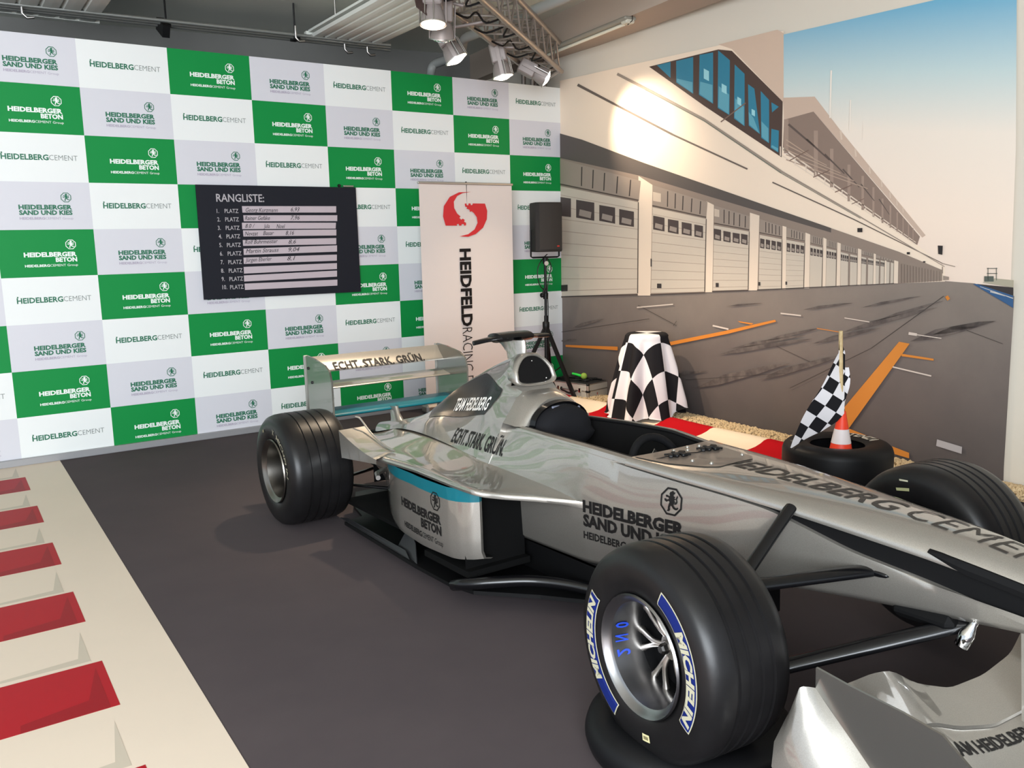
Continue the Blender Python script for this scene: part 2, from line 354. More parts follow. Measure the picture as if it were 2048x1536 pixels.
# asphalt
m_asp = mat('print_asphalt', (118, 106, 98), 0.6, var=((98, 88, 84), 1.6, 0.25))
def grad_asphalt():
    m = bpy.data.materials.new('print_asphalt_shaded'); m.use_nodes = True; n = m.node_tree.nodes; l = m.node_tree.links; b = n['Principled BSDF']; b.inputs['Roughness'].default_value = 0.6
    tc = n.new('ShaderNodeTexCoord'); sp = n.new('ShaderNodeSeparateXYZ'); l.new(tc.outputs['Object'], sp.inputs[0])
    nz = n.new('ShaderNodeTexNoise'); nz.inputs['Scale'].default_value = 2.2; nz.inputs['Detail'].default_value = 8; nz.inputs['Roughness'].default_value = .65; l.new(tc.outputs['Object'], nz.inputs['Vector'])
    a = n.new('ShaderNodeMath'); a.operation = 'MULTIPLY_ADD'; l.new(nz.outputs['Fac'], a.inputs[0]); a.inputs[1].default_value = 0.55; l.new(sp.outputs['Z'], a.inputs[2])
    rp = n.new('ShaderNodeValToRGB'); mr = n.new('ShaderNodeMapRange'); mr.inputs['From Min'].default_value = 0.3; mr.inputs['From Max'].default_value = 1.6
    l.new(a.outputs[0], mr.inputs['Value']); l.new(mr.outputs[0], rp.inputs[0]); l.new(rp.outputs[0], b.inputs['Base Color'])
    e = rp.color_ramp.elements; e[0].color = lin((80, 73, 72)); e[1].color = lin((136, 124, 114)); x = e.new(.45); x.color = lin((102, 92, 87)); return m
m_asp = grad_asphalt()
paint(m_asp, [mc(0, 1125), mc(350, 1122), mc(840, 1102), mc(1480, 1072), mc(1690, 1063), mc(1830, 1074), mc(2006, 1130), (2008, 935), (2006, 1000), (1121, 860)], raw=True)
# building body
paint((238, 218, 196), [(0, 180), (380, 95), (900, -20), (988, -40), (988, 500), (1580, 905), (1700, 1005), (1700, 1066), (1480, 1075), (840, 1105), (350, 1128), (0, 1140)])
paint((205, 180, 160), [(700, 20), (960, -45), (988, -30), (988, 275), (760, 40)])
paint((196, 172, 154), [(985, 255), (1125, 250), (1240, 400), (1615, 862), (1600, 872), (1120, 316), (990, 352)])
m_roofd = (136, 116, 104)
paint(m_roofd, [(990, 352), (1120, 316), (1590, 868), (1578, 905), (1060, 545), (985, 485)])
for k, (x, y0, y1, w) in enumerate(((1000, 350, 500, 20), (1131, 400, 600, 18), (1201, 480, 650, 15), (1277, 550, 712, 13), (1338, 600, 750, 11), (1385, 650, 780, 9), (1425, 700, 808, 8), (1460, 730, 828, 7), (1490, 760, 846, 6), (1516, 785, 862, 5), (1540, 810, 880, 5), (1560, 830, 892, 4))):
    paint((158, 136, 122), line((x, y0), (x, y1), w), lay=7)
for k in range(6): paint((92, 78, 72), line((1010 + k * 80, 372 + k * 66), (1125 + k * 66, 470 + k * 60), 10 - k, 7 - k), lay=8)
for k in range(5): paint((176, 152, 134), line((1000, 440 + k * 22), (1120 + k * 60, 520 + k * 34), 5, 3), lay=9)
paint((222, 204, 186), line((975, 470), (1572, 893), 7, 3), line((975, 505), (1572, 903), 5, 2)); 
for k in range(16):
    f = (k / 16) ** .8; x = 975 + f * 597; y = 470 + f * 423; paint((222, 204, 186), line((x, y), (x, y + 36 * (1 - f) + 6), 5 - 3 * f), lay=11)
paint((210, 190, 172), line((1240, 400), (1245, 440), 8), line((1305, 480), (1308, 515), 7), line((1368, 560), (1371, 590), 6), line((1420, 620), (1423, 648), 5), line((1458, 672), (1460, 698), 5), line((1488, 706), (1490, 730), 4), line((1515, 740), (1517, 762), 4))
# glazed control tower
paint((74, 56, 50), [(395, 118), (700, 42), (760, 48), (985, 272), (980, 518), (640, 292)])
blue = [[(430, 112), (490, 97), (490, 168)], [(515, 93), (590, 75), (590, 238), (515, 188)], [(618, 66), (678, 55), (678, 282), (615, 242)], [(700, 46), (752, 90), (750, 332), (698, 300)], [(773, 108), (817, 150), (817, 381), (770, 347)], [(832, 195), (860, 215), (885, 416), (835, 378)], [(888, 225), (925, 265), (925, 456), (890, 432)], [(935, 275), (968, 295), (938, 320)], [(935, 392), (968, 400), (966, 497), (932, 476)]]
paint((44, 122, 148), *blue)
paint((92, 158, 176), *[[(p[0][0] + 3, (p[0][1] + p[-1][1]) / 2 + 30), (p[1][0] - 3, (p[1][1] + p[2][1]) / 2 + 30), (p[2][0] - 3, p[2][1] - 4), (p[-1][0] + 3, p[-1][1] - 4)] for p in blue if len(p) == 4])
paint((150, 204, 212), [(637, 126), (660, 138), (660, 182), (637, 170)], [(716, 192), (738, 204), (738, 240), (716, 228)], [(785, 250), (802, 260), (802, 292), (785, 282)], [(848, 304), (863, 312), (863, 338), (848, 330)])
paint((120, 96, 84), line((712, 362), (822, 278), 5), line((1016, 532), (1100, 486), 4), line((1120, 606), (1190, 576), 4), line((1216, 672), (1290, 640), 4), line((1290, 724), (1345, 700), 3))
# cornices
paint((104, 92, 84), *[line(a, b, w, w2) for a, b, w, w2 in (((80, 198), (240, 282), 12, 10), ((240, 282), (500, 418), 9, 9), ((500, 418), (830, 570), 8, 7), ((940, 628), (1300, 792), 6, 5), ((1300, 792), (1690, 985), 5, 3))])
paint((150, 136, 124), *[line(a, b, w, w2) for a, b, w, w2 in (((255, 150), (640, 352), 12, 11), ((640, 352), (980, 580), 10, 9), ((980, 580), (1330, 782), 8, 6), ((1330, 782), (1700, 1000), 5, 3))])
paint((108, 112, 100), *[line(a, b, w, w2) for a, b, w, w2 in (((380, 220), (640, 358), 4, 4), ((640, 358), (980, 588), 4, 4), ((980, 588), (1330, 788), 3, 2))])
# soffit shade and door zone
paint((140, 124, 112), [(0, 412), (100, 440), (380, 545), (840, 705), (1500, 935), (1690, 1015), (1690, 1063), (1480, 1075), (840, 1105), (350, 1128), (0, 1140)])
paint((86, 78, 74), [(0, 412), (100, 440), (380, 545), (840, 705), (1200, 830), (1200, 850), (660, 690), (360, 600), (0, 520)])
doors = [((-20, 640), (350, 716), (347, 1118), (-20, 1132)), ((412, 738), (650, 790), (643, 1110), (405, 1117)), ((683, 818), (840, 846), (835, 1101), (678, 1106)), ((885, 860), (985, 880), (982, 1097), (880, 1100)), ((1003, 882), (1085, 897), (1080, 1092), (1000, 1097)), ((1108, 905), (1165, 918), (1160, 1088), (1105, 1092)), ((1180, 920), (1225, 930), (1222, 1087), (1177, 1090)), ((1243, 936), (1278, 945), (1276, 1083), (1241, 1087)), ((1285, 946), (1317, 953), (1315, 1080), (1283, 1083)), ((1335, 956), (1357, 962), (1355, 1079), (1333, 1081)), ((1364, 962), (1388, 968), (1386, 1077), (1362, 1079)), ((1398, 968), (1414, 972), (1412, 1075), (1396, 1077)), ((1419, 972), (1437, 977), (1435, 1074), (1417, 1076)), ((1445, 978), (1460, 982), (1458, 1073), (1443, 1075)), ((1464, 982), (1478, 986), (1476, 1072), (1462, 1074))]
paint((196, 184, 168), *doors)
pil = [((350, 600), (412, 640), (403, 1128), (345, 1128)), ((650, 712), (683, 728), (676, 1113), (645, 1113)), ((842, 762), (884, 775), (875, 1105), (836, 1105)), ((986, 820), (1003, 825), (1000, 1100), (983, 1100)), ((1087, 850), (1108, 858), (1104, 1096), (1081, 1096)), ((1166, 872), (1180, 878), (1176, 1091), (1162, 1091)), ((1228, 893), (1243, 898), (1240, 1088), (1224, 1088)), ((1319, 920), (1334, 925), (1331, 1083), (1316, 1083)), ((1389, 942), (1398, 945), (1396, 1078), (1386, 1078)), ((1438, 960), (1445, 962), (1443, 1076), (1436, 1076)), ((1479, 972), (1497, 977), (1495, 1074), (1477, 1074))]
paint((222, 204, 184), *pil)
def bil(D, a, b):
    (x0, y0), (x1, y1), (x2, y2), (x3, y3) = D
    return ((x0 * (1 - a) + x1 * a) * (1 - b) + (x3 * (1 - a) + x2 * a) * b, (y0 * (1 - a) + y1 * a) * (1 - b) + (y3 * (1 - a) + y2 * a) * b)
for k, D in enumerate(doors[:5]):
    paint((164, 148, 134), *[line(bil(D, 0, b), bil(D, 1, b), 2.5 - .3 * k) for b in np.linspace(.08, .95, 9)], lay=21)
wins = [[(0, 692), (52, 700), (52, 782), (0, 776)], [(75, 705), (155, 718), (155, 798), (75, 784)], [(177, 728), (247, 740), (247, 811), (177, 798)], [(265, 746), (330, 758), (330, 825), (265, 815)], [(415, 775), (465, 785), (465, 845), (415, 836)], [(480, 790), (527, 798), (527, 857), (480, 848)], [(541, 803), (585, 811), (585, 865), (541, 857)], [(597, 814), (635, 821), (635, 874), (597, 867)], [(683, 832), (715, 838), (715, 887), (683, 881)], [(725, 842), (757, 848), (757, 894), (725, 888)], [(766, 850), (797, 855), (797, 899), (766, 893)], [(803, 855), (832, 860), (832, 905), (803, 899)]]
for D in doors[3:13]: wins += [[bil(D, a, .06), bil(D, a + .19, .065), bil(D, a + .19, .24), bil(D, a, .235)] for a in (.03, .28, .53, .77)]
paint((70, 60, 58), *wins, lay=22)
paint((150, 138, 128), *[[bil(w, .2, .5), bil(w, .85, .55), bil(w, .8, .9), bil(w, .15, .85)] for w in wins[1:]], lay=23)
tr = [((0, 525), (360, 622), (352, 705), (0, 632)), ((412, 640), (655, 715), (650, 780), (412, 728)), ((685, 730), (842, 778), (840, 836), (685, 806)), ((885, 790), (985, 822), (985, 868), (885, 848)), ((1004, 828), (1086, 852), (1085, 886), (1004, 870)), ((1109, 860), (1165, 876), (1165, 908), (1109, 894)), ((1181, 880), (1227, 894), (1226, 922), (1181, 910)), ((1244, 900), (1317, 922), (1317, 944), (1244, 926)), ((1336, 928), (1388, 944), (1388, 958), (1336, 946)), ((1399, 948), (1478, 972), (1478, 980), (1399, 962))]
paint((150, 136, 124), *tr, lay=24)
paint((60, 52, 50), *[line(bil(T, a, .08), bil(T, a, .92), max(1.5, 5 - .6 * k)) for k, T in enumerate(tr) for a in (.28, .42, .56, .72, .88)], lay=25)
paint((78, 68, 62), *[line(bil(T, 0, 1.03), bil(T, 1, 1.03), max(1.2, 5 - .7 * k)) for k, T in enumerate(tr)], *[line((D[1][0], D[1][1]), (D[2][0], D[2][1]), max(1, 4 - .4 * k)) for k, D in enumerate(doors)], lay=26)
paint((196, 180, 162), [(415, 670), (450, 678), (450, 716), (415, 710)], [(686, 744), (708, 750), (708, 782), (686, 778)], lay=27)
paint((52, 46, 46), [(433, 1075), (452, 1075), (452, 1095), (433, 1095)], [(692, 1072), (705, 1072), (705, 1090), (692, 1090)], [(880, 1068), (889, 1068), (889, 1084), (880, 1084)], [(1000, 1066), (1007, 1066), (1007, 1080), (1000, 1080)], [(5, 1082), (38, 1080), (38, 1108), (5, 1110)], line((407, 965), (407, 1000), 5), lay=28)
paint((112, 98, 88), *[line((x, 985 + (x - 1500) * .2), (x, 1073 - (x - 1500) * .04), 3.5 - (x - 1500) * .012) for x in range(1512, 1690, 13)], lay=28)
paint((64, 56, 54), line((-5, 1134), (348, 1124), 6, 5), line((403, 1124), (645, 1115), 4), line((676, 1110), (836, 1105), 4), line((875, 1103), (1480, 1074), 4, 2), lay=29)
paint((40, 34, 34), [(1318, 830), (1340, 830), (1340, 848), (1318, 848)], [(1536, 936), (1550, 936), (1550, 946), (1536, 946)], [(1608, 976), (1618, 976), (1618, 982), (1608, 982)], [(1673, 907), (1695, 908), (1693, 948), (1675, 944)], lay=29)
paint((236, 226, 214), line((1203, 135), (1197, 345), 7, 6), line((1288, 265), (1284, 400), 5), line((1345, 360), (1343, 440), 2), lay=30)
paint((150, 134, 122), line((1690, 985), (1750, 1000), 3), line((1694, 1000), (1694, 1030), 4), [(1697, 1040), (1722, 1045), (1722, 1058), (1697, 1060)], lay=30)
paint((168, 160, 140), [(1870, 1070), (1925, 1052), (2008, 1060), (2007, 1092)], lay=30)
paint((86, 92, 84), line((1895, 1005), (1895, 1060), 3), line((1932, 1005), (1932, 1060), 3), line((1890, 1008), (1936, 1008), 3), line((1890, 1030), (1936, 1030), 3), [(1878, 1042), (1920, 1042), (1920, 1066), (1878, 1066)], lay=31)
paint((48, 86, 128), [(1828, 1076), (1860, 1078), (2006, 1128), (2006, 1182)], lay=31)
paint((52, 46, 46), [(1845, 1076), (1900, 1082), (2007, 1092), (2007, 1128)], lay=32)
paint((196, 192, 186), line((1860, 1088), (2006, 1140), 2, 4), line((1905, 1110), (1970, 1128), 5), lay=33)
# tyre streaks and joints in the asphalt
st = []
for (x, y, dx, dy, w) in ((700, 1388, 420, -70, 16), (760, 1362, 330, -60, 12), (900, 1330, 260, -60, 10), (1120, 1340, 300, -70, 14), (600, 1536, 420, -110, 26), (880, 1500, 380, -110, 20), (1250, 1290, 420, -110, 16), (1400, 1240, 300, -90, 9), (1550, 1330, 380, -90, 26), (1650, 1300, 280, -60, 18), (60, 1270, 140, -40, 10), (740, 1175, 160, -14, 5), (1080, 1190, 220, -30, 8), (1340, 1180, 260, -50, 8), (500, 1480, 160, -20, 8), (0, 1330, 80, -10, 5)):
    st.append([(x, y), (x + dx * .3, y + dy * .3 - w), (x + dx * .8, y + dy * .8 - w * .6), (x + dx, y + dy), (x + dx * .7, y + dy * .7 + w * .4), (x + dx * .25, y + dy * .25 + w * .5)])
m_str = mat('print_rubber_streaks', (72, 64, 62), 0.6, var=((104, 94, 88), 9, 0.12))
paint(m_str, *st, lay=33)
paint((58, 52, 50), *[line(a, b, w) for a, b, w in (((350, 1170), (520, 1260), 2), ((505, 1262), (520, 1240), 2), ((960, 1350), (1110, 1420), 2), ((1020, 1536), (1380, 1360), 2.5), ((1380, 1360), (1700, 1130), 3), ((1800, 1280), (1960, 1340), 2), ((0, 1290), (400, 1230), 2), ((560, 1500), (1000, 1470), 2))], lay=34)
paint((150, 150, 148), [mc(1200, 1536), mc(1206, 1536), mc(1202, 1540)], raw=True, lay=34)
# painted lines on the ground
paint((206, 126, 46), [(30, 1345), (260, 1353), (260, 1369), (30, 1354)], [(480, 1334), (745, 1281), (955, 1234), (960, 1243), (748, 1296), (480, 1350)], [(790, 1240), (860, 1250), (850, 1256), (800, 1246)], line((1140, 1272), (1250, 1290), 3), line((1712, 1130), (1722, 1146), 14), lay=35)
paint((202, 126, 48), [(1801, 683), (1822, 687), (1699, 858), (1679, 829)], [(1787, 892), (1821, 905), (1821, 916), (1787, 906)], [(1806, 707), (1870, 717), (1870, 721), (1806, 712)], [(1697, 855), (1740, 872), (1740, 878), (1690, 862)], raw=True, lay=35)
paint((204, 190, 178), line((345, 1180), (505, 1166), 5), line((680, 1260), (750, 1276), 7), line((980, 1206), (1070, 1216), 6), line((1262, 1226), (1372, 1244), 4), line((1545, 1294), (1582, 1300), 12), line((1580, 1300), (1690, 1316), 4), line((1475, 1442), (1645, 1482), 6), lay=36)
paint((170, 164, 164), [(1877, 878), (1927, 893), (1926, 907), (1875, 891)], raw=True, lay=36)
obj('printed_fabric', pic, picm, t)
obj('backing', MB().prism([mural_pt(1121, 170, -.001), mural_pt(2034, -38, -.001), mural_pt(2004, 1010, -.001), mural_pt(1121, 865, -.001)], (0.01, 0, 0)), m_wallw, t)

# ================================================================ FLOOR PRINTS, KERB CARPET, GRAVEL
t = thing('printed_floor_sheet', 'cream floor sheet printed with red kerb blocks and grey angular shadows', 'floor sheet')
m_cream = mat('print_cream', (212, 196, 178), 0.55, spec=.25, var=((205, 190, 173), 1.2, 0.3)); m_red = mat('print_red', (158, 10, 26), 0.5, spec=.2)
m_reds = mat('print_dark_red', (138, 8, 22), 0.5, spec=.2); m_creams = mat('print_cream_shadow', (184, 172, 155), 0.55)
def fl(u, v, z): p = hit(u, v, 2, z); return (p[0], p[1], z)
sl = (-5.166 + 5.026) / (-4.924 + .037)              # slant of the sheet edge
def ex(y): return -5.025 + sl * (y + .037)
obj('sheet', MB().prism([(ex(-.0), -.0, .0005), (ex(-9), -9, .0005), (-11.5, -9, .0005), (-11.5, -.0, .0005)], (0, 0, .0015)), m_cream, t)
per = (.734 - 4.292 + .0) / 4 * 1.0                   # block period along the sheet
per = -(4.292 - .734) / 4.27 * 1.0
b = MB(); b2 = MB(); PER = -0.858
for k in range(10):
    y1 = -.42 + k * PER; y0 = y1 - .41
    b.prism([(ex(y1) - .27, y1, .0022), (ex(y0) - .27, y0, .0022), (-8.2, y0 - .0, .0022), (-8.2, y1, .0022)], (0, 0, .0006))
base = [fl(u, v, .003) for u, v in ((191, 1336), (222, 1414), (216, 1416), (41, 1468), (41, 1452), (178, 1401))]
b3 = [fl(u, v, .003) for u, v in ((159.5, 1264.5), (182.0, 1322), (0, 1368), (0, 1363), (156, 1318))]
for k in range(-4, 5):
    b2.prism([(p[0] + sl * k * PER, p[1] + k * PER, .003) for p in base], (0, 0, .0004), 0)
    b2.prism([(p[0] + sl * k * PER, p[1] + k * PER, .0024) for p in b3], (0, 0, .0004), 1)
obj('red_blocks', b, m_red, t); obj('angular_shadows', b2, [m_reds, m_creams], t)

# kerb carpet with a rolled lip against the gravel
m_kr = mat('carpet_red', (176, 16, 26), 0.95, spec=.1, bump=(500, .4, .001)); m_kw = mat('carpet_white', (232, 214, 190), 0.95, spec=.1, bump=(500, .3, .001))
t = thing('kerb_carpet', 'red and white kerb carpet strip with raised edge against the gravel', 'carpet')
prof = [(-.42, .0), (-.415, .045), (-.44, .062), (-.48, .068), (-.52, .062), (-.56, .045), (-.62, .028), (-.70, .018), (-.89, .012), (-1.6, .008), (-1.6, .001)]
def kx(x, y): return x - .045 * max(0, -y - 1) / 3
ys = [(0, 0), (-.12, 1), (-.74, 0), (-1.32, 1), (-1.75, 0), (-2.12, 1), (-2.64, 0), (-3.2, 1), (-3.95, 0), (-4.6, 0)]
for k in range(len(ys) - 1):
    rows = []
    for y in np.linspace(ys[k][0], ys[k + 1][0], 9):
        rows.append([(kx(x, y) + .006 * math.sin(y * 9), y, z + (.004 * math.sin(y * 7 + x * 5) if z > .03 else 0)) for x, z in prof])
    obj('carpet_field', MB().grid(rows), m_kr if ys[k][1] else m_kw, t, 60)
m_grv = mat('pale_gravel', (214, 190, 150), 0.9, var=((186, 160, 122), 12, 0.2))
g = MB()
ic = [(0, 0, 1)] + [(.894 * math.cos(R_(72 * k)), .894 * math.sin(R_(72 * k)), .447) for k in range(5)] + [(.894 * math.cos(R_(36 + 72 * k)), .894 * math.sin(R_(36 + 72 * k)), -.447) for k in range(5)] + [(0, 0, -1)]
icf = [(0, 1 + k, 1 + (k + 1) % 5) for k in range(5)] + [(1 + k, 6 + k, 1 + (k + 1) % 5) for k in range(5)] + [(1 + (k + 1) % 5, 6 + k, 6 + (k + 1) % 5) for k in range(5)] + [(11, 6 + (k + 1) % 5, 6 + k) for k in range(5)]
for k in range(7500):
    y = -.1 - random.random() * 5.0; xr = MS * y - .012; xl = kx(-.43, y); f = random.random(); x = xl + (xr - xl) * f
    if math.hypot(x + 1.13, y + 4.24) < .36: continue
    s_ = random.uniform(.008, .018); h = .012 + .028 * math.sin(math.pi * min(1, f * .9 + .15)) * random.random() ** .5
    rot = Matrix.Rotation(random.random() * 6.28, 3, 'Z') @ Matrix.Rotation(random.random() * 3, 3, 'X'); sc = (s_, s_ * random.uniform(.6, 1), s_ * random.uniform(.5, .9))
    vs = [rot @ Vector((p[0] * sc[0] * random.uniform(.8, 1.15), p[1] * sc[1], p[2] * sc[2])) for p in ic]
    g.add([(p[0] + x, p[1] + y, max(p[2] + h, .001) + .012) for p in vs], icf)
rows = []
for y in np.linspace(-.02, -5.1, 60):
    xr = MS * y - .004; xl = kx(-.43, y)
    rows.append([(xl + (xr - xl) * f, y, .004 + .026 * math.sin(math.pi * min(1, f * .8 + .12)) + .003 * math.sin(y * 40 + f * 20)) for f in np.linspace(0, 1, 8)])
g.grid(rows)
go = obj('gravel_strip', g, m_grv); go['kind'] = 'stuff'; go['label'] = 'pale gravel strip between the kerb carpet and the pit lane picture'; go['category'] = 'gravel'
# ================================================================ RACING CAR (local frame: x forward, y to its left, z up; rear axle at x = 0)
car = thing('racing_car', 'silver open-wheel racing car with teal stripes and black lettering', 'race car', (-3.335, -2.641, 0))
PIT = math.atan2(.075, 3.09)
CB = Matrix(((0, 1, 0), (-math.cos(PIT), 0, math.sin(PIT)), (math.sin(PIT), 0, math.cos(PIT))))
car.rotation_euler = CB.to_euler()
CBn = np.array(CB); CO = np.array([-3.335, -2.641, 0.0])
def interp(tab, x, s=0.035):                  # gently rounded table lookup
    xs = [p[0] for p in tab]; 
    o = np.zeros(len(tab[0]) - 1)
    for d, w in ((-2, .06), (-1, .24), (0, .4), (1, .24), (2, .06)):
        o = o + w * np.array([np.interp(x + d * s, xs, [p[i] for p in tab]) for i in range(1, len(tab[0]))])
    return o
MIR = lambda p: (p[0], -p[1], p[2])
def mirrored(mb):
    b = MB(); b.v = [MIR(p) for p in mb.v]; b.f = [tuple(reversed(f)) for f in mb.f]; b.m = list(mb.m); return b
surf = []                                      # painted surfaces that take decals

# ---- monocoque and nose: x, half width top, z of the top edge, lower half width, bottom z, black band height
TUB = [(1.30, .208, .685, .30, .20, .0), (1.42, .213, .695, .30, .20, .0), (1.49, .224, .712, .30, .20, .0), (1.55, .23, .718, .30, .20, .0), (1.8, .262, .722, .295, .20, .0), (2.1, .278, .722, .285, .20, .0), (2.35, .25, .702, .27, .235, .006), (2.6, .24, .692, .25, .285, .008), (2.83, .225, .682, .225, .325, .008), (3.0, .208, .670, .205, .352, .010), (3.12, .196, .660, .192, .368, .03), (3.3, .178, .642, .172, .388, .06), (3.55, .152, .616, .146, .408, .07), (3.66, .142, .600, .136, .415, .075), (3.81, .126, .574, .122, .428, .08), (4.1, .108, .52, .10, .43, .07), (4.35, .08, .465, .07, .415, .03), (4.5, .03, .44, .03, .42, .005)]
MID = [(1.30, .32, .53), (1.42, .32, .53), (1.55, .316, .525), (1.8, .306, .515), (2.1, .288, .49), (2.35, .272, .47), (2.6, .257, .46), (2.83, .237, .47), (3.0, .212, .48), (3.12, .199, .49), (3.3, .179, .49), (3.55, .153, .49), (3.66, .143, .49), (3.81, .128, .49), (4.1, .108, .47), (4.35, .08, .43), (4.5, .034, .43)]
TOPZ = [(2.33, .698), (2.66, .704), (2.97, .694), (3.28, .68), (3.48, .666), (3.67, .645), (3.8, .622), (4.1, .56), (4.35, .50), (4.5, .45)]
b = MB(); xs = list(np.linspace(1.3, 4.5, 81)); rows = []
for x in xs:
    w, ze, wl, zb, bd = interp(TUB, x)
    ins = .014 if bd > .004 else 0
    ym, zm = interp(MID, x); R = [(x, -(w - .045), ze - .012), (x, -(w - .03), ze + .002), (x, -(w - .008), ze - .004), (x, -w, ze - .022), (x, -(w - ins), ze - .024), (x, -(w - ins), ze - .024 - bd), (x, -(w + .001), ze - .026 - bd), (x, -((w + ym) / 2 + .004), (ze - bd + zm) / 2), (x, -ym, zm), (x, -wl, zb + .03), (x, -(wl - .02), zb + .006), (x, -(wl - .06), zb), (x, 0, zb - .002)]
    rows.append(R + [MIR(p) for p in R[-2::-1]])
k0 = len(rows[0])
for i in range(len(rows) - 1):
    pass
b.grid(rows)
for i in range(len(b.f)):
    j = i % (k0 - 1)
    if (j in (3, 4) or j in (k0 - 2 - 3, k0 - 2 - 4)) and xs[i // (k0 - 1)] > 2.3: b.m[i] = 1
    if j in (4, k0 - 2 - 4) and xs[i // (k0 - 1)] <= 2.3: b.m[i] = 0
tub = obj('monocoque', b, [m_silver, m_matt], car, 50); surf.append(b)
# nose top cover
b = MB(); rows = []; xs2 = list(np.linspace(2.33, 4.5, 60))
for x in xs2:
    w, ze, wl, zb, bd = interp(TUB, x); zt = interp(TOPZ, x)[0]
    c = [(-1.0, -.026), (-1.005, -.014), (-.97, .0)]
    R = [(x, -(w + .003), ze - .026), (x, -(w + .004), ze - .012), (x, -(w - .006), ze + .002)]
    for f in (.86, .7, .5, .3, .12): R.append((x, -w * f, ze + .003 + (zt - ze) * (1 - f ** 2.2) ** .9))
    R.append((x, 0, zt + .001)); rows.append(R + [MIR(p) for p in R[-2::-1]])
b.grid(rows); b.add(rows[-1], [tuple(range(len(rows[-1])))])
nose = obj('nose_cover', b, m_silver, car, 60); surf.append(b); nose_mb = b
# dark scoop arrow on the nose side
b = MB()
for sg in (-1, 1):
    rows = []
    for x in np.linspace(3.545, 4.42, 24):
        w, ze = interp(TUB, x)[:2]; k = min(1, (x - 3.545) / .10); lo = -.003 - .026 * k
        rows.append([(x, sg * (w + .0055), ze + lo), (x, sg * (w + .0065), ze + lo * .45), (x, sg * (w - .002), ze + .0045), (x, sg * (w * .97 - .004 - .006 * k), ze + .0065)])
    b.grid(rows)
obj('side_flash', b, m_matt, car)
# grey service panel with its catches
b = MB(); pn = [(2.335, -.215), (2.335, .20), (2.42, .19), (2.655, .135), (2.68, .10), (2.68, -.09), (2.645, -.125), (2.50, -.19)]
def top_z(x, y):
    w, ze = interp(TUB, x)[:2]; zt = interp(TOPZ, x)[0]; f = min(1, abs(y) / w); return ze + .003 + (zt - ze) * (1 - f ** 2.2) ** .9
b.grid([[(x, y0 + (y1 - y0) * k / 8, top_z(x, y0 + (y1 - y0) * k / 8) + .003) for k in range(9)] for x, y0, y1 in ((2.335, -.215, .20), (2.42, -.20, .19), (2.5, -.19, .172), (2.6, -.148, .148), (2.645, -.125, .138), (2.68, -.09, .10))])
sp = obj('service_panel', b, mat('grey_panel', (116, 106, 98), 0.45, 0.3, .4), car, 60)
for x, y in ((2.44, -.075), (2.45, .10)):
    z = top_z(x, y); c_ = MB()
    for dx, dy in ((-.02, 0), (.0, .02), (.015, -.015), (.03, .01), (.005, -.03), (-.01, .03)): c_.box((x + dx, y + dy * 1.3, z + .01), (.028, .018, .014), Matrix.Rotation(dx * 40 + dy * 30, 3, 'Z'), bev=.004)
    c_.tube([(x - .04, y - .03, z + .006), (x, y, z + .014), (x + .03, y + .05, z + .006)], .004, 6); obj('catch', c_, m_black, sp, 40)
c_ = MB(); z = top_z(2.45, 0) + .005; c_.tube(smooth_path([(2.40, -.20, z - .01), (2.43, -.14, z), (2.44, -.06, z + .004), (2.46, .03, z), (2.45, .10, z + .004), (2.40, .17, z)]), .002, 5); obj('cable', c_, m_black, sp)
for x, y in ((2.37, -.02), (2.36, .07), (2.40, .03), (2.38, .12), (2.61, .12), (2.63, -.08), (2.55, -.10)):
    obj('screw', MB().lathe([(0, .009), (.005, .008), (.008, .003), (.009, 0)], 10, c=(x, y, top_z(x, y) + .002)), m_chrome, sp, 40)

# ---- cockpit
b = MB()
for sg in (-1, 1):
    rows = []
    for x in np.linspace(1.42, 2.34, 20):
        w, ze = interp(TUB, x)[:2]; rows.append([(x, sg * (w - .044), ze - .012), (x, sg * (w - .05), ze - .06), (x, sg * (w - .06), .35), (x, sg * (w - .12), .22)])
    b.grid(rows)
b.box((1.9, 0, .2), (1.0, .5, .03)); b.box((2.345, 0, .42), (.02, .46, .50)); b.box((1.41, 0, .42), (.02, .5, .42))
obj('cockpit_tub', b, mat('cockpit_black', (12, 11, 11), 0.7, spec=.2), car, 60)
b = MB()
for sg in (-1, 1):
    rows = []
    for x in np.linspace(1.5, 2.33, 24):
        w, ze = interp(TUB, x)[:2]; c0 = (x, sg * (w - .045), ze - .01); rows.append([(x, sg * (w - .045) + .009 * math.cos(a), ze - .008 + .009 * math.sin(a)) for a in np.linspace(0, 2 * math.pi, 8, endpoint=False)])
    b.grid(rows, closed=True)
obj('rim_trim', b, m_black, car, 60)
b = MB(); rows = []
for i, (x, z, w) in enumerate(((1.50, .62, .16), (1.56, .55, .17), (1.62, .42, .17), (1.72, .28, .16), (1.95, .24, .15), (2.15, .27, .14))):
    rows.append([(x, -w, z + .06), (x - .01, -w * .8, z + .02), (x - .02, 0, z), (x - .01, w * .8, z + .02), (x, w, z + .06)])
b.grid(rows); obj('seat', b, mat('seat_black', (20, 20, 22), 0.8), car, 60)
b = MB(); b.tube([(1.75, .12, .5), (1.9, .02, .42), (2.05, -.1, .38)], .012, 6, flat=(1.6, .4)); obj('harness_strap', b, mat('strap_brown', (62, 46, 38), 0.8), car)
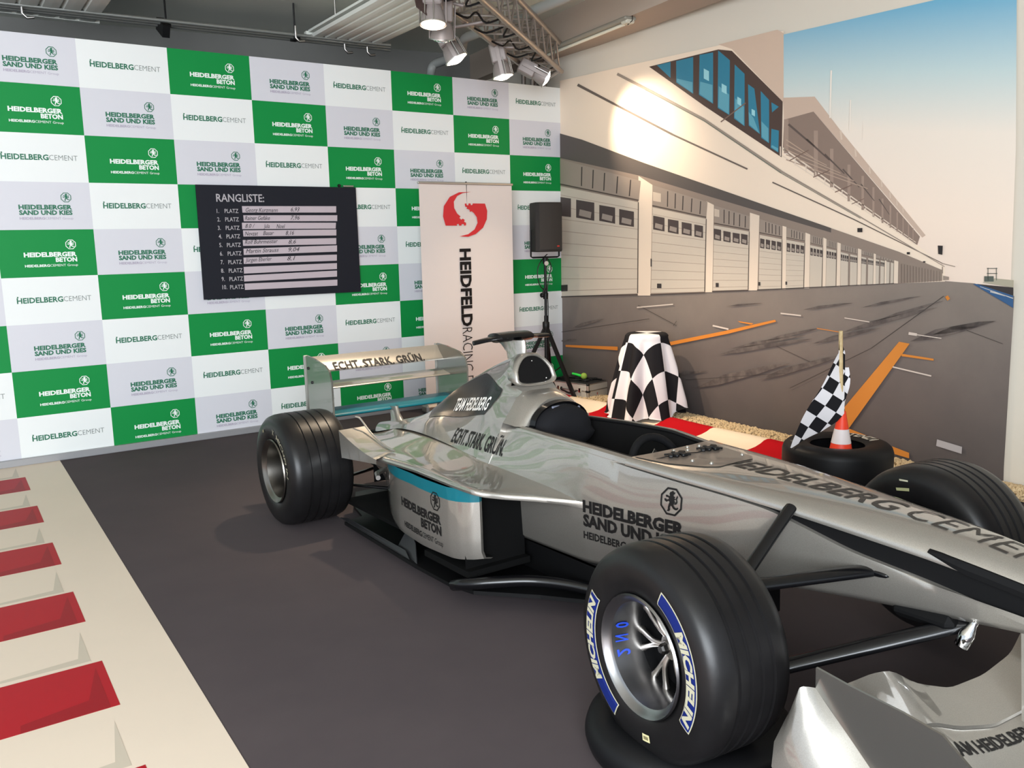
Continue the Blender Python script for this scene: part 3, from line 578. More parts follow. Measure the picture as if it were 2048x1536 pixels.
# steering wheel
b = MB(); P = []
cx, cy, cz, rr = 2.235, .02, .60, .14; tl = R_(24)
for k in range(33):
    a = R_(-200 + 400 * k / 32) if False else R_(360 * k / 32)
    u, v = rr * math.cos(a), rr * math.sin(a); P.append((cx - v * math.sin(tl) * -1 * -1, cy + u, cz + v * math.cos(tl)))
b.tube(P[:-1] + [P[0]], .018, 10, cap=False); sw = obj('steering_wheel', b, mat('wheel_grip', (14, 14, 16), 0.65, spec=.2), car, 80)
b = MB(); b.box((cx + .005, cy, cz - .02), (.03, .12, .10), bev=.01); b.box((cx, cy, cz - .02), (.015, .25, .03), bev=.005); obj('steering_hub', b, m_black, sw)
b = MB(); b.prism([(cx + .03, -.075 + cy, cz + .02), (cx + .03, -.045 + cy, cz + .03), (cx + .03, -.035 + cy, cz + .085), (cx + .03, -.05 + cy, cz + .10), (cx + .03, -.065 + cy, cz + .08)], (.003, 0, 0)); obj('shift_paddle', b, m_alu, sw)

# ---- engine cover with air box
EC = {-.35: [(0, .455), (-.015, .455), (-.025, .453), (-.035, .45), (-.04, .446), (-.045, .442), (-.05, .437), (-.055, .43), (-.06, .42), (-.065, .40), (-.07, .38)],
 0.0: [(0, .522), (-.015, .521), (-.025, .519), (-.035, .516), (-.042, .512), (-.05, .507), (-.056, .503), (-.062, .499), (-.07, .494), (-.085, .484), (-.1, .47)],
 .3: [(0, .605), (-.016, .602), (-.025, .597), (-.034, .592), (-.042, .588), (-.05, .583), (-.06, .578), (-.07, .572), (-.09, .562), (-.12, .54), (-.15, .512)],
 .6: [(0, .765), (-.014, .755), (-.024, .737), (-.036, .715), (-.047, .695), (-.06, .675), (-.075, .655), (-.09, .642), (-.125, .622), (-.165, .58), (-.205, .535)],
 .9: [(0, .9), (-.02, .888), (-.036, .86), (-.052, .83), (-.067, .80), (-.085, .77), (-.105, .73), (-.13, .69), (-.165, .657), (-.215, .6), (-.255, .543)],
 1.15: [(0, .992), (-.038, .98), (-.062, .945), (-.083, .9), (-.1, .86), (-.118, .83), (-.138, .80), (-.162, .755), (-.195, .697), (-.25, .61), (-.29, .54)],
 1.3: [(0, 1.032), (-.05, 1.02), (-.085, .982), (-.11, .93), (-.121, .882), (-.116, .855), (-.135, .82), (-.176, .77), (-.215, .715), (-.265, .62), (-.31, .537)],
 1.42: [(0, 1.03), (-.055, 1.018), (-.092, .98), (-.118, .93), (-.128, .885), (-.105, .862), (-.125, .835), (-.185, .775), (-.228, .72), (-.275, .62), (-.32, .53)]}
kx_ = sorted(EC)
def ecp(x):
    i = max(0, min(len(kx_) - 2, np.searchsorted(kx_, x) - 1)); x0, x1 = kx_[i], kx_[i + 1]; f = (x - x0) / (x1 - x0)
    P0, P1 = np.array(EC[x0]), np.array(EC[x1]); m0 = (P1 - np.array(EC[kx_[max(i - 1, 0)]])) / (x1 - kx_[max(i - 1, 0)]); m1 = (np.array(EC[kx_[min(i + 2, len(kx_) - 1)]]) - P0) / (kx_[min(i + 2, len(kx_) - 1)] - x0)
    h = x1 - x0; f2, f3 = f * f, f ** 3
    return (2 * f3 - 3 * f2 + 1) * P0 + (f3 - 2 * f2 + f) * h * m0 + (-2 * f3 + 3 * f2) * P1 + (f3 - f2) * h * m1
b = MB(); rows = []
for x in np.linspace(-.35, 1.42, 46):
    R = [(min(x, 1.355 if i_ <= 4 else 9), p[0], p[1]) for i_, p in enumerate(ecp(x))]; rows.append([MIR(p) for p in R[::-1]] + R[1:])
b.grid(rows); capf = [p for p in rows[-1] if p[2] < .89 and p[2] > .5]; b.add(capf, [tuple(range(len(capf)))]); ec = obj('engine_cover', b, m_silver, car, 70); surf.append(b); ec_mb = b
# shoulder continues forward below the cockpit edge: x 1.42 -> 1.62 head fairing
b = MB(); rows = []
F = [(1.42, [(0, .862), (-.06, .862), (-.105, .858), (-.145, .83), (-.185, .775), (-.228, .72)]), (1.47, [(0, .862), (-.06, .858), (-.105, .842), (-.15, .81), (-.188, .765), (-.23, .72)]), (1.53, [(0, .848), (-.055, .843), (-.10, .824), (-.145, .79), (-.182, .75), (-.232, .718)]), (1.555, [(0, .838), (-.05, .832), (-.093, .812), (-.135, .78), (-.168, .742), (-.19, .715)]), (1.555, [(0, .820), (-.045, .815), (-.082, .798), (-.12, .768), (-.15, .735), (-.17, .712)])]
for x, pr in F: R = [(x, *p) for p in pr]; rows.append([MIR(p) for p in R[::-1]] + R[1:])
b.grid(rows); obj('head_fairing', b, m_silver, car, 60)
# intake ring and dark duct
def dshape(s, x, n=28):                       # D-shaped loop, flat side down
    P = []
    for k in range(n):
        a = 2 * math.pi * k / n; y = math.cos(a); z = math.sin(a)
        yy = .108 * s * np.sign(y) * abs(y) ** .72; zz = (.955 + (.075 * s * z if z > 0 else .068 * s * np.sign(z) * abs(z) ** .35)) 
        yy *= (1.0 - .28 * max(0, z) + (.08 if z < 0 else 0)); P.append((x - (zz - .955) * .35, yy, zz))
    return P
b = MB(); b.grid([dshape(1.02, 1.30), dshape(1.14, 1.35), dshape(1.14, 1.378), dshape(1.06, 1.392), dshape(.96, 1.388), dshape(.90, 1.376), dshape(.89, 1.37)], closed=True)
ring = obj('intake_ring', b, m_silver, car, 80)
b = MB(); d = dshape(.90, 1.378); b.add(d, [tuple(range(len(d)))]); obj('intake_duct', b, mat('intake_black', (10, 9, 10), 0.6, spec=.2), car)
for c_ in ((1.365, .0, 1.0), (1.396, .065, .91)): obj('intake_screw', MB().lathe([(0, .004), (.004, 0)], 8, 'x', c_), m_chrome, ring)
# black flank panel, inset foil following the cover
b = MB(); e0 = [(.36, 2.0), (.36, 7.6), (1.235, 7.55), (1.262, 7.0), (1.262, 3.9), (1.0, 2.9)]
def ecs(x, s):
    P = ecp(x); i = int(s); i = min(i, 9); f = s - i; q_ = P[i] * (1 - f) + P[i + 1] * f
    T = P[i + 1] - P[i]; n_ = np.array([T[1], -T[0]]); n_ = n_ / (np.linalg.norm(n_) + 1e-9); 
    if n_[0] > 0: n_ = -n_
    return q_, n_
for sg in (1, -1):
    rows = []
    for x in np.linspace(.37, 1.262, 26):
        f = (x - .37) / .892; s0 = max(.35, .35 + f * 4.5 - .9 * f); s0 = np.interp(x, [.37, .62, 1.0, 1.262], [.8, .75, 1.6, 4.6]); s1 = np.interp(x, [.37, .42, 1.19, 1.22, 1.262], [1.4, 7.6, 7.6, 7.2, 5.6]); row = []
        for k in range(9):
            q_, n_ = ecs(x, s0 + (s1 - s0) * k / 8); q_ = q_ + n_ * .004; row.append((x, sg * q_[0], q_[1]))
        rows.append(row)
    b.grid(rows)
obj('flank_panel', b, mat('black_foil', (12, 18, 16), 0.22, spec=.4), car, 60)

# ---- head restraint
b = MB(); rows = []
for x, s in ((1.545, .98), (1.59, .95), (1.63, .90), (1.655, .80), (1.665, .5)):
    R = []
    for a in np.linspace(0, 2 * math.pi, 26, endpoint=False):
        y = math.cos(a); z = math.sin(a); R.append((x - .0 + (.03 if z < -.2 else 0), .172 * s * y, .69 + (.125 * s * z if z > 0 else .10 * s * z)))
    rows.append(R)
b.grid(rows, closed=True); b.add(rows[-1], [tuple(range(26))])
hr = obj('head_restraint', b, mat('padding_black', (20, 20, 23), 0.85, spec=.2, bump=(200, .2, .001)), car, 60)
b = MB(); b.grid([[(1.565, .17 * math.cos(a), .72 + .105 * math.sin(a)) for a in np.linspace(-.1, 3.24, 20)], [(1.60, .165 * math.cos(a), .715 + .105 * math.sin(a)) for a in np.linspace(-.1, 3.24, 20)], [(1.575, .13 * math.cos(a), .71 + .08 * math.sin(a)) for a in np.linspace(-.1, 3.24, 20)]])
obj('arch_lining', b, m_carbon, hr, 60)
b = MB(); b.box((1.606, -.02, .798), (.012, .09, .014), bev=.003); b.box((1.61, .085, .775), (.01, .04, .014), Matrix.Rotation(.5, 3, 'X'), bev=.003); obj('lining_tape', b, mat('tape_grey', (104, 108, 122), 0.4), hr)

# ---- camera wing above the air box
b = MB(); rows = []
for y, c_, z, x0 in ((-.235, .02, 1.098, 1.20), (-.16, .07, 1.106, 1.22), (-.11, .10, 1.110, 1.235), (-.10, .14, 1.113, 1.255), (0, .15, 1.116, 1.262), (.10, .14, 1.113, 1.255), (.11, .10, 1.110, 1.235), (.16, .08, 1.106, 1.22), (.24, .075, 1.102, 1.21)):
    th = .024 if abs(y) > .105 else .05
    rows.append([(x0 - c_ + c_ * .5 * (1 - math.cos(a)), y, z + th * .5 * math.sin(a) * (1 if math.sin(a) > 0 else 1)) for a in np.linspace(0, 2 * math.pi, 14, endpoint=False)])
b.grid(rows, closed=True); b.add(rows[0], [tuple(range(14))]); b.add(rows[-1], [tuple(range(14))])
cw = obj('camera_wing', b, m_carbon, car, 50)
b = MB(); rows = []
for z, x0, x1, w in ((1.0, 1.16, 1.32, .033), (1.03, 1.15, 1.315, .028), (1.07, 1.10, 1.31, .030), (1.10, 1.02, 1.305, .034)):
    rows.append([((x0 + x1) / 2 + (x1 - x0) / 2 * math.cos(a), w * math.sin(a), z) for a in np.linspace(0, 2 * math.pi, 16, endpoint=False)])
b.grid(rows, closed=True); obj('wing_pylon', b, m_silver, cw, 60)
obj('gold_stud', MB().lathe([(0, .012), (.009, .01), (.009, 0)], 12, c=(1.19, -.085, 1.122)), mat('brass', (190, 150, 70), .3, 1.0), cw, 40)

# ---- side pods
PO = [(.0, -.33, .475), (.2, -.46, .49), (.36, -.56, .495), (.5, -.60, .492), (.8, -.60, .503), (1.0, -.607, .515), (1.23, -.62, .528), (1.6, -.64, .533), (1.74, -.655, .541), (1.80, -.652, .541), (1.835, -.62, .531), (1.87, -.54, .514), (1.95, -.425, .50), (2.03, -.345, .489), (2.10, -.285, .48)]
PJ = [(.0, -.09, .470), (.15, -.12, .487), (.34, -.15, .508), (.63, -.205, .53), (.82, -.235, .537), (1.06, -.275, .542), (1.27, -.303, .538), (1.52, -.315, .528), (1.76, -.31, .513), (1.9, -.298, .503), (2.10, -.284, .478)]
SY = [(.0, -.26), (.2, -.30), (.4, -.365), (.6, -.46), (.8, -.55), (1.0, -.612), (1.3, -.648), (1.5, -.652), (1.58, -.65), (1.64, -.636), (1.69, -.608), (1.715, -.582), (1.72, -.57)]
SY_ = [(.0, -.26), (.2, -.30), (.4, -.365), (.6, -.46), (.8, -.55), (1.0, -.612), (1.3, -.648), (1.6, -.652), (1.76, -.648), (1.82, -.625), (1.852, -.585), (1.86, -.56)]
SB = [(.0, .26), (.3, .22), (.5, .17), (.8, .14), (1.1, .145), (1.3, .15), (1.61, .166), (1.72, .18)]
def pod():
    b = MB(); rows = []
    for x in np.concatenate([np.linspace(.0, 1.7, 40), np.linspace(1.72, 2.10, 30)]):
        yo, zo = [np.interp(x, [p[0] for p in PO], [p[i] for p in PO]) for i in (1, 2)] if x > 1.70 else interp(PO, x)
        yj, zj = interp(PJ, x) if x < 2.05 else [np.interp(x, [p[0] for p in PJ], [p[i] for p in PJ]) for i in (1, 2)]
        R = [(x, yj + .05, zj + .004)]
        for f in (.0, .1, .22, .38, .55, .7, .85, .95): R.append((x, yj + (yo - yj) * f, zj + (zo - zj) * f - .012 * math.sin(math.pi * f) ** 1 + (.010 * (f - .8) if f > .8 else 0)))
        w = min(1, abs(yo - yj) / .12)
        R += [(x, yo, zo - .003), (x, yo - .006 * w, zo - .012), (x, yo - .002 * w, zo - .024), (x, yo + .015 * w, zo - .03), (x, yj, zj - .032)]
        rows.append(R)
    b.grid(rows); return b
def pod_side():
    b = MB(); rows = []; mats_ = []
    for x in np.concatenate([np.linspace(.0, 1.5, 30), np.linspace(1.53, 1.72, 14)]):
        y = np.interp(x, [p[0] for p in SY], [p[1] for p in SY]) if x > 1.5 else interp(SY, x)[0]
        zo = interp(PO, x)[1]
        zb = np.interp(x, [p[0] for p in SB], [p[1] for p in SB]); zt = zo - .026; bd = np.interp(x, [.5, .75, 1.2, 1.72], [.05, .055, .055, .062]); rnd = .05
        R = [(x, y, zt), (x, y, zt - bd)]
        for f in (.3, .6, .85): R.append((x, y, (zt - bd) * (1 - f) + zb * f))
        R += [(x, y + .012, zb + .008), (x, y + .05, zb)]
        rows.append(R)
    # turn round the front lip into the inlet
    x, y, z = rows[-1][0]; 
    R = [(p[0] - .01, p[1] + .018, p[2]) for p in rows[-1]]; rows.append(R)
    R = [(p[0] - .09, p[1] + .025, p[2]) for p in rows[-2]]; rows.append(R)
    b.grid(rows)
    k = len(rows[0]) - 1
    for i in range(len(b.f)):
        if i % k == 0: b.m[i] = 1
        if i // k >= len(rows) - 2: b.m[i] = 2 
    return b
for sg in (-1, 1):
    pt = pod(); ps = pod_side()
    if sg == 1: pt, ps = mirrored(pt), mirrored(ps)
    sp_ = obj('sidepod', pt, m_silver, car, 50); surf.append(pt); surf.append(ps)
    obj('side_panel', ps, [m_silver, m_teal, m_matt], sp_, 40)
    b = MB(); b.add([(1.66, -.62, .10), (1.66, -.29, .10), (1.66, -.29, .485), (1.66, -.62, .50)], [(0, 1, 2, 3)])
    b.box((1.5, -.46, .12), (.4, .34, .03)); b.box((.9, -.40, .13), (1.4, .30, .02))
    b.add([(0.0, -.05, .47), (0.0, -.26, .47), (0.0, -.26, .15), (0, -.05, .15)], [(0, 1, 2, 3)])
    if sg == 1: b = mirrored(b)
    obj('radiator_duct', b, mat('duct_black', (9, 9, 9), 0.75, spec=.1, bump=(400, .5, .001)), sp_)
    # flick-up in front of the rear wheel
    b = MB(); rows = []
    for f in np.linspace(0, 1, 16):
        x0 = .86 - .46 * f; z0 = .503 + .088 * (f ** 1.7) * (1.12 - .12 * f); x1 = .74 - .34 * f; z1 = .503 + .09 * f ** 1.6
        rows.append([(x0 * (1 - g) + x1 * g, -.648 * (1 - g) - .485 * g + .0 * f, z0 * (1 - g) + z1 * g + .004) for g in np.linspace(0, 1, 7)])
    b.grid(rows)
    low = [(.405, -.648, .591), (.398, -.648, .58), (.42, -.648, .445), (.60, -.645, .452), (.86, -.63, .478)]
    top = [rows[k][0] for k in range(15, -1, -1)]
    n0 = len(b.v); bot = [(p[0] + (.02 if i == 0 else 0), p[1], .44 + .042 * ((p[0] - .4) / .46)) for i, p in enumerate(top)]
    b.add(top + bot, [(i, i + 1, i + 17, i + 16) for i in range(15)])
    pth = [(.76, -.49, .512), (.68, -.495, .522), (.58, -.50, .548), (.50, -.505, .582), (.44, -.51, .62), (.41, -.52, .648), (.385, -.535, .656)]
    b.tube(smooth_path(pth, 4), .0055, 8)
    if sg == 1: b = mirrored(b)
    obj('flick_up', b, m_silver, sp_, 50)

# ---- floor, keel, barge board lip, gearbox
b = MB(); out = [(-.2, -.3), (.1, -.45), (.32, -.5), (.36, -.63), (1.25, -.66), (1.56, -.655), (1.72, -.62), (1.95, -.42), (2.12, -.30), (2.35, -.24), (2.5, -.2)]
b.prism([(x, y, .035) for x, y in out] + [(x, -y, .035) for x, y in out[::-1]], (0, 0, .018))
b.box((1.5, 0, .12), (2.4, .5, .15)); b.box((2.35, 0, .16), (.5, .36, .14))
obj('floor_plate', b, mat('floor_black', (10, 10, 11), 0.45, spec=.25), car)
b = MB(); 
for sg in (-1, 1): b = MB(); b.tube(smooth_path([(1.62, sg * .66, .06), (1.70, sg * .65, .085), (1.80, sg * .55, .10), (1.90, sg * .43, .105), (2.02, sg * .33, .10), (2.14, sg * .25, .085)], 5), .027, 12); obj('floor_lip', b, m_carbon, car, 60)
for sg in (-1, 1):
    b = MB(); b.prism([(.28, sg * .62, .055), (1.18, sg * .652, .055), (1.1, sg * .63, .075), (.35, sg * .60, .062)], (0, 0, .004))
    b.prism([(.95, sg * .60, .05), (1.25, sg * .65, .05), (1.15, sg * .60, .12), (1.0, sg * .55, .17)], (0, -.004 * sg, 0))
    obj('floor_strake', b, mat('strake_grey', (34, 34, 36), 0.4, spec=.4), car)
b = MB(); b.box((-.05, 0, .28), (.75, .22, .24), bev=.03); b.box((.35, 0, .3), (.6, .44, .26), bev=.05); b.box((-.42, 0, .26), (.12, .14, .16), bev=.03); obj('gearbox', b, m_matt, car)
b = MB(); b.tube([(.28, -.30, .30), (.42, -.44, .315), (.50, -.47, .31)], .014, 10); obj('exhaust_stub', b, m_alu, car, 60)

# ---- rear wing
m_silver_ep = mat('silver_mirror_paint', (140, 138, 132), 0.2, 0.85, 0.5)
def plate(poly, y, th=.012): return MB().prism([(x, y, z) for x, z in poly], (0, th, 0))
EWP = [(-.435, .935), (-.40, .942), (-.30, .932), (-.12, .90), (-.055, .865), (-.035, .80), (-.035, .46), (-.435, .46)]
def foil(x0, z0, x1, z1, th, y0, y1, sag=0.0):    # leading edge (x0,z0), trailing edge (x1,z1)
    rows = []
    for y in (y0, y1):
        R = []
        for a in np.linspace(0, 2 * math.pi, 20, endpoint=False):
            f = .5 * (1 - math.cos(a)); t_ = th * math.sin(a) * (1 - f) ** .5 * 1.3 + 0; dx, dz = x1 - x0, z1 - z0; L = math.hypot(dx, dz)
            R.append((x0 + dx * f - dz / L * (t_ - sag * math.sin(math.pi * f)) * -1, y, z0 + dz * f + dx / L * (t_ - sag * math.sin(math.pi * f)) * -1))
        rows.append(R)
    b = MB(); b.grid(rows, closed=True); b.add(rows[0], [tuple(range(20))]); b.add(rows[1], [tuple(range(20))]); return b
rw = obj('rear_wing', foil(-.335, .832, -.415, .93, .010, -.478, .478, .012), m_silver, car, 60)
wing_mb = MB(); wing_mb.v = [tuple(p.co) for p in rw.data.vertices]; wing_mb.f = [tuple(p.vertices) for p in rw.data.polygons]; wing_mb.m = [0] * len(wing_mb.f)
obj('wing_element', foil(-.25, .735, -.37, .768, .009, -.478, .478, .008), m_silver, rw, 60)
obj('lower_beam', foil(-.18, .566, -.34, .60, .016, -.478, .478, .004), m_teal, rw, 60)
for y in (-.49, .478):
    obj('endplate', plate(EWP, y), m_silver_ep, rw, 40)
    obj('endplate_lip', MB().box((-.437, y + .006, .70), (.014, .03, .48), bev=.003), m_silver_dull, rw)
for x, z in ((-.385, .862), (-.335, .775)):
    obj('bolt', MB().lathe([(0, -.008), (.008, -.006), (.01, 0)], 10, 'y', (x, -.491, z)), m_black, rw, 40)
b = MB(); rows = []
for z, x0, x1, w in ((.43, -.22, .02, .05), (.47, -.22, -.02, .04), (.50, -.22, -.08, .028), (.54, -.23, -.12, .022), (.585, -.25, -.14, .022)):
    rows.append([((x0 + x1) / 2 + (x1 - x0) / 2 * math.cos(a), w * math.sin(a), z) for a in np.linspace(0, 2 * math.pi, 16, endpoint=False)])
b.grid(rows, closed=True); obj('wing_pylon', b, m_silver, rw, 60)

# ---- wheels
def tyre_prof(r, w, rim, grooves, gd=.006, lip=True):
    h = w / 2; P = [(rim, -h + .018), (rim + .02, -h + .006), (rim + .05, -h), (r * .80, -h - .002), (r * .91, -h + .008), (r * .965, -h + .026), (r * .992, -h + .055)]
    tw = h - .055
    for g in grooves:
        c = g * tw; P += [(r, c - .007), (r - gd, c - .005), (r - gd, c + .005), (r, c + .007)]
    P += [(q[0], -q[1]) for q in P[:7][::-1]]; return P + [(rim - .004, h - .03), (rim - .004, -h + .03)]
def build_wheel(name, r, w, front):
    rim = .178; h = w / 2
    b = MB(); g = (-.62, -.2, .2, .62)
    b.lathe(tyre_prof(r, w, rim, g), 72, 'y', close=True)
    dep = .12 if front else .15
    q = MB(); q.lathe([(.184, -h + .012), (.188, -h + .004), (.184, -h - .003), (.176, -h + .004), (.170, -h + .014), (.160, -h + .02), (.158, -h + .03), (.150, -h + .07), (.142, -h + dep), (.142, 0), (.15, h - .06), (.17, h - .02), (.184, h - .01)], 56, 'y', mi=[0] * 8 + [1] * 4)
    wheel = obj(name, q, [m_rimA if front else m_rimB, m_matt], car, 40)
    obj('tyre', b, m_rubber, wheel, 50)
    d = MB(); d.lathe([(0, .0), (.142, .0)], 40, 'y'); d.lathe([(0, -h + dep + .03), (.06, -h + dep + .035), (.06, 0)], 24, 'y'); obj('brake_drum', d, m_matt, wheel, 40)
    if front:
        s_ = MB(); yy = -h + dep
        for k in range(6):
            a = R_(60 * k + 10)
            for da in (-.17, .17):
                p0 = (.035 * math.cos(a + da * .2), yy + .01, .035 * math.sin(a + da * .2)); p1 = (.075 * math.cos(a + da * .55), yy - .002, .075 * math.sin(a + da * .55)); p2 = (.143 * math.cos(a + da * 1.25), yy + .004, .143 * math.sin(a + da * 1.25))
                s_.tube(smooth_path([p0, p1, p2], 3), [.011, .010, .0095, .009, .009, .010, .013], 8, flat=(1, .9))
        s_.lathe([(0, yy - .012), (.02, yy - .012), (.024, yy - .004), (.04, yy + .002), (.045, yy + .02)], 24, 'y'); obj('spokes', s_, m_alu_d, wheel, 50)
        obj('hub_nut', MB().lathe([(0, yy - .035), (.012, yy - .035), (.016, yy - .028), (.018, yy - .01)], 6, 'y'), mat('dark_steel', (92, 90, 88), .35, 1.0), wheel)
    else:
        s_ = MB(); s_.lathe([(0, -h + dep + .02), (.05, -h + dep + .03), (.143, -h + dep + .0)], 32, 'y'); obj('wheel_disc', s_, m_matt, wheel, 40)
    return wheel
m_rimA = mat('rim_metal', (150, 150, 152), .28, 1.0); m_rimB = mat('rim_metal_dark', (120, 116, 110), .3, 1.0); m_alu_d = mat('spoke_metal', (186, 180, 172), .35, 1.0)
fr = build_wheel('front_wheel', .33, .32, True); fr.location = (3.09, -.9 + .17, .33); fr.rotation_euler = (0, 0, R_(-6))
fl_ = build_wheel('front_wheel', .33, .32, True); fl_.location = (3.09, .9 - .17, .33); fl_.rotation_euler = (0, R_(20), math.pi - R_(6))
rr_ = build_wheel('rear_wheel', .33, .38, False); rr_.location = (0, -.9 + .19, .33)
rl = build_wheel('rear_wheel', .33, .38, False); rl.location = (0, .9 - .19, .33); rl.rotation_euler = (0, 0, math.pi)
# sidewall prints (curved along the wheel)
def arc_map(w, r0, cap_off, ang0, sgn=-1, lift=.0012):
    h = w / 2
    def fn(a, b_):                             # a = length along the arc, b_ = height outwards
        r = r0 + b_; th = ang0 + sgn * a / r0
        yv = -h - .002 if r < .264 else -h - .002 + (r - .264) / .036 * .010
        if r < .228: yv = -h + (.228 - r) * .12
        return (r * math.cos(th), yv - lift, r * math.sin(th))
    return fn
def sub_strip(mb, fn, a0, a1, b0, b1, n=24, mi=0): mb.grid([[fn(a0 + (a1 - a0) * k / n, b0 + (b1 - b0) * j / 4) for j in range(5)] for k in range(n + 1)], mi)
m_blue = mat('decal_blue', (20, 34, 96), 0.4, spec=.2); m_bone = mat('decal_bone', (172, 168, 146), 0.45, spec=.2)
for wh, w, angs in ((fr, .32, (R_(62), R_(62 + 180))),):
    for i, a0 in enumerate(angs):
        f = arc_map(w, .235, 0, a0); f2 = arc_map(w, .235, 0, a0, lift=.002); b = MB()
        sub_strip(b, f, -.008, .378, -.014, .034, mi=1); sub_strip(b, f2, -.004, .374, -.011, .031, mi=0)
        lettering(b, [word('MICHELIN', .095, -.004, .030, .270, .05, .18)], lambda x, y: (lambda p: (p[0], p[1] - .0018, p[2]))(f2(x, y)), 1)
        obj('tyre_print', b, [m_blue, m_bone], wh)
f = arc_map(.32, .242, 0, R_(-76), lift=.002); b = MB(); sub_strip(b, f, 0, .034, -.010, .012, 4); obj('yellow_tag', b, mat('tag_yellow', (205, 196, 150), .5), fr)
f = arc_map(.32, .242, 0, R_(-76), lift=.0028); b = MB(); sub_strip(b, f, .006, .028, -.004, .006, 4); obj('tag_print', b, mat('tag_ink', (120, 112, 80), .5), fr)
b = MB(); yb = lambda r: -.1775 + .03 + .0
for s_, th in (('2', 200), ('N', 183), ('0', 166)):
    v, fc = word(s_, -.014, 0, .034, .022, .02)
    b.add([((.155 - (y_ * .28)) * math.cos(R_(th) - x_ / .155), -.128 + y_ * 1.2, (.155 - (y_ * .28)) * math.sin(R_(th) - x_ / .155)) for x_, y_ in v], fc)
obj('marker_writing', b, mat('marker_blue', (24, 60, 170), .5), fr)
f = arc_map(.38, .232, 0, R_(66), lift=.0025); b = MB(); lettering(b, [word('MICHELIN', .0, -.004, .03, .27, .03, .18)], f); lettering(b, [word('X', -.06, -.004, .03, .03, .03, .18)], f)
obj('tyre_print', b, mat('worn_bone', (128, 122, 104), .6), rr_)
f = arc_map(.38, .25, 0, R_(118), lift=.003); b = MB(); sub_strip(b, f, 0, .022, -.01, .006, 3); obj('yellow_tag', b, mat('tag_worn', (120, 112, 84), .5), rr_)
# inner sidewall of the far front wheel carries small stickers
b = MB()
def inner(a, r): th = R_(a); return (r * math.cos(th), .16 + .004, r * math.sin(th))
b.add([inner(105, .272), inner(97, .276), inner(97, .283), inner(105, .279)], [(0, 1, 2, 3)]); b.add([inner(106, .236), inner(92, .238), inner(92, .25), inner(106, .248)], [(0, 1, 2, 3)], 1)
obj('sticker', b, [m_bone, mat('sticker_olive', (150, 150, 110), .5)], fl_)

# ---- suspension
def blade(P, Q, c, th, mid=None, n=14):          # flattened strut with its chord along x
    P, Q = np.array(P), np.array(Q); rows = []
    for f in np.linspace(0, 1, 5):
        o = P + (Q - P) * f; rows.append([(o[0] + c / 2 * math.cos(a), o[1], o[2] + th / 2 * math.sin(a)) for a in np.linspace(0, 2 * math.pi, n, endpoint=False)])
    b = MB(); b.grid(rows, closed=True); b.add(rows[0], [tuple(range(n))]); b.add(rows[-1], [tuple(range(n))]); return b
for sg in (-1, 1):
    y = lambda v: v * sg
    def arm(nm, P, Q, c, th, m=m_carbon): obj(nm, blade((P[0], y(P[1]), P[2]), (Q[0], y(Q[1]), Q[2]), c, th), m, car, 60)
    arm('push_rod', (3.085, .195, .655), (3.10, .60, .36), .05, .03)
    arm('wishbone_arm', (3.36, .155, .505), (3.14, .62, .49), .075, .036); arm('wishbone_arm', (2.52, .225, .425), (3.04, .62, .48), .075, .036)
    arm('wishbone_arm', (3.62, .09, .395), (3.16, .62, .20), .07, .04); arm('wishbone_arm', (2.55, .2, .26), (3.02, .62, .19), .07, .036)
    obj('root_fairing', MB().lathe([(0, .05), (.008, .035), (.011, .015), (.012, 0)], 12, 'x', (3.385, y(.165), .506)), m_carbon, car, 60)
    obj('upright', MB().box((3.09, y(.60), .33), (.10, .06, .28), bev=.02), m_matt, car)
    for P, Q in (((.35, .2, .30), (.02, .55, .42)), ((-.3, .12, .32), (-.02, .55, .42)), ((.35, .2, .16), (.02, .55, .2)), ((-.3, .12, .16), (-.02, .55, .2))): arm('wishbone_arm', P, Q, .04, .018)
b = MB(); b.lathe([(0, -.045), (.017, -.045), (.022, -.04), (.022, .0), (.017, .012), (.012, .03), (.012, .045)], 20)
tp = obj('chrome_nozzle', b, m_chrome, car, 50); tp.location = (3.655, -.12, .385); tp.rotation_euler = (R_(-20), R_(18), 0)
b = MB(); b.box((3.52, -.10, .40), (.2, .10, .05), bev=.02); obj('lower_mount', b, m_matt, car)

# ---- front wing
def wsec(y):
    return interp([(-.70, 3.60, .372, 4.02, .15), (-.6, 3.60, .362, 4.04, .14), (-.5, 3.592, .35, 4.05, .13), (-.42, 3.60, .338, 4.07, .12), (-.32, 3.615, .272, 4.09, .11), (-.18, 3.64, .222, 4.12, .10), (0, 3.645, .208, 4.13, .10), (.18, 3.64, .222, 4.12, .10), (.32, 3.615, .272, 4.09, .11), (.42, 3.60, .338, 4.07, .12), (.5, 3.592, .35, 4.05, .13), (.6, 3.60, .362, 4.04, .14), (.70, 3.60, .372, 4.02, .15)], y, .02)
def wsurf(u0, u1, off):
    rows = []
    for y in np.linspace(-.695, .695, 48):
        xt, zt, xl, zl = wsec(y); R = []
        for u in np.linspace(u0, u1, 9): R.append((xt + (xl - xt) * u, y, zt + (zl - zt) * u - .05 * math.sin(math.pi * u) * (zt - zl) / .2 + off))
        R += [(p[0], p[1], p[2] - .010) for p in R[::-1]]; rows.append(R)
    b = MB(); b.grid(rows, closed=True); return b
mainb = wsurf(.25, 1.0, -.004); fw = obj('front_wing', mainb, m_silver, car, 40)
obj('flap', wsurf(0, .27, .008), m_silver, fw, 40)
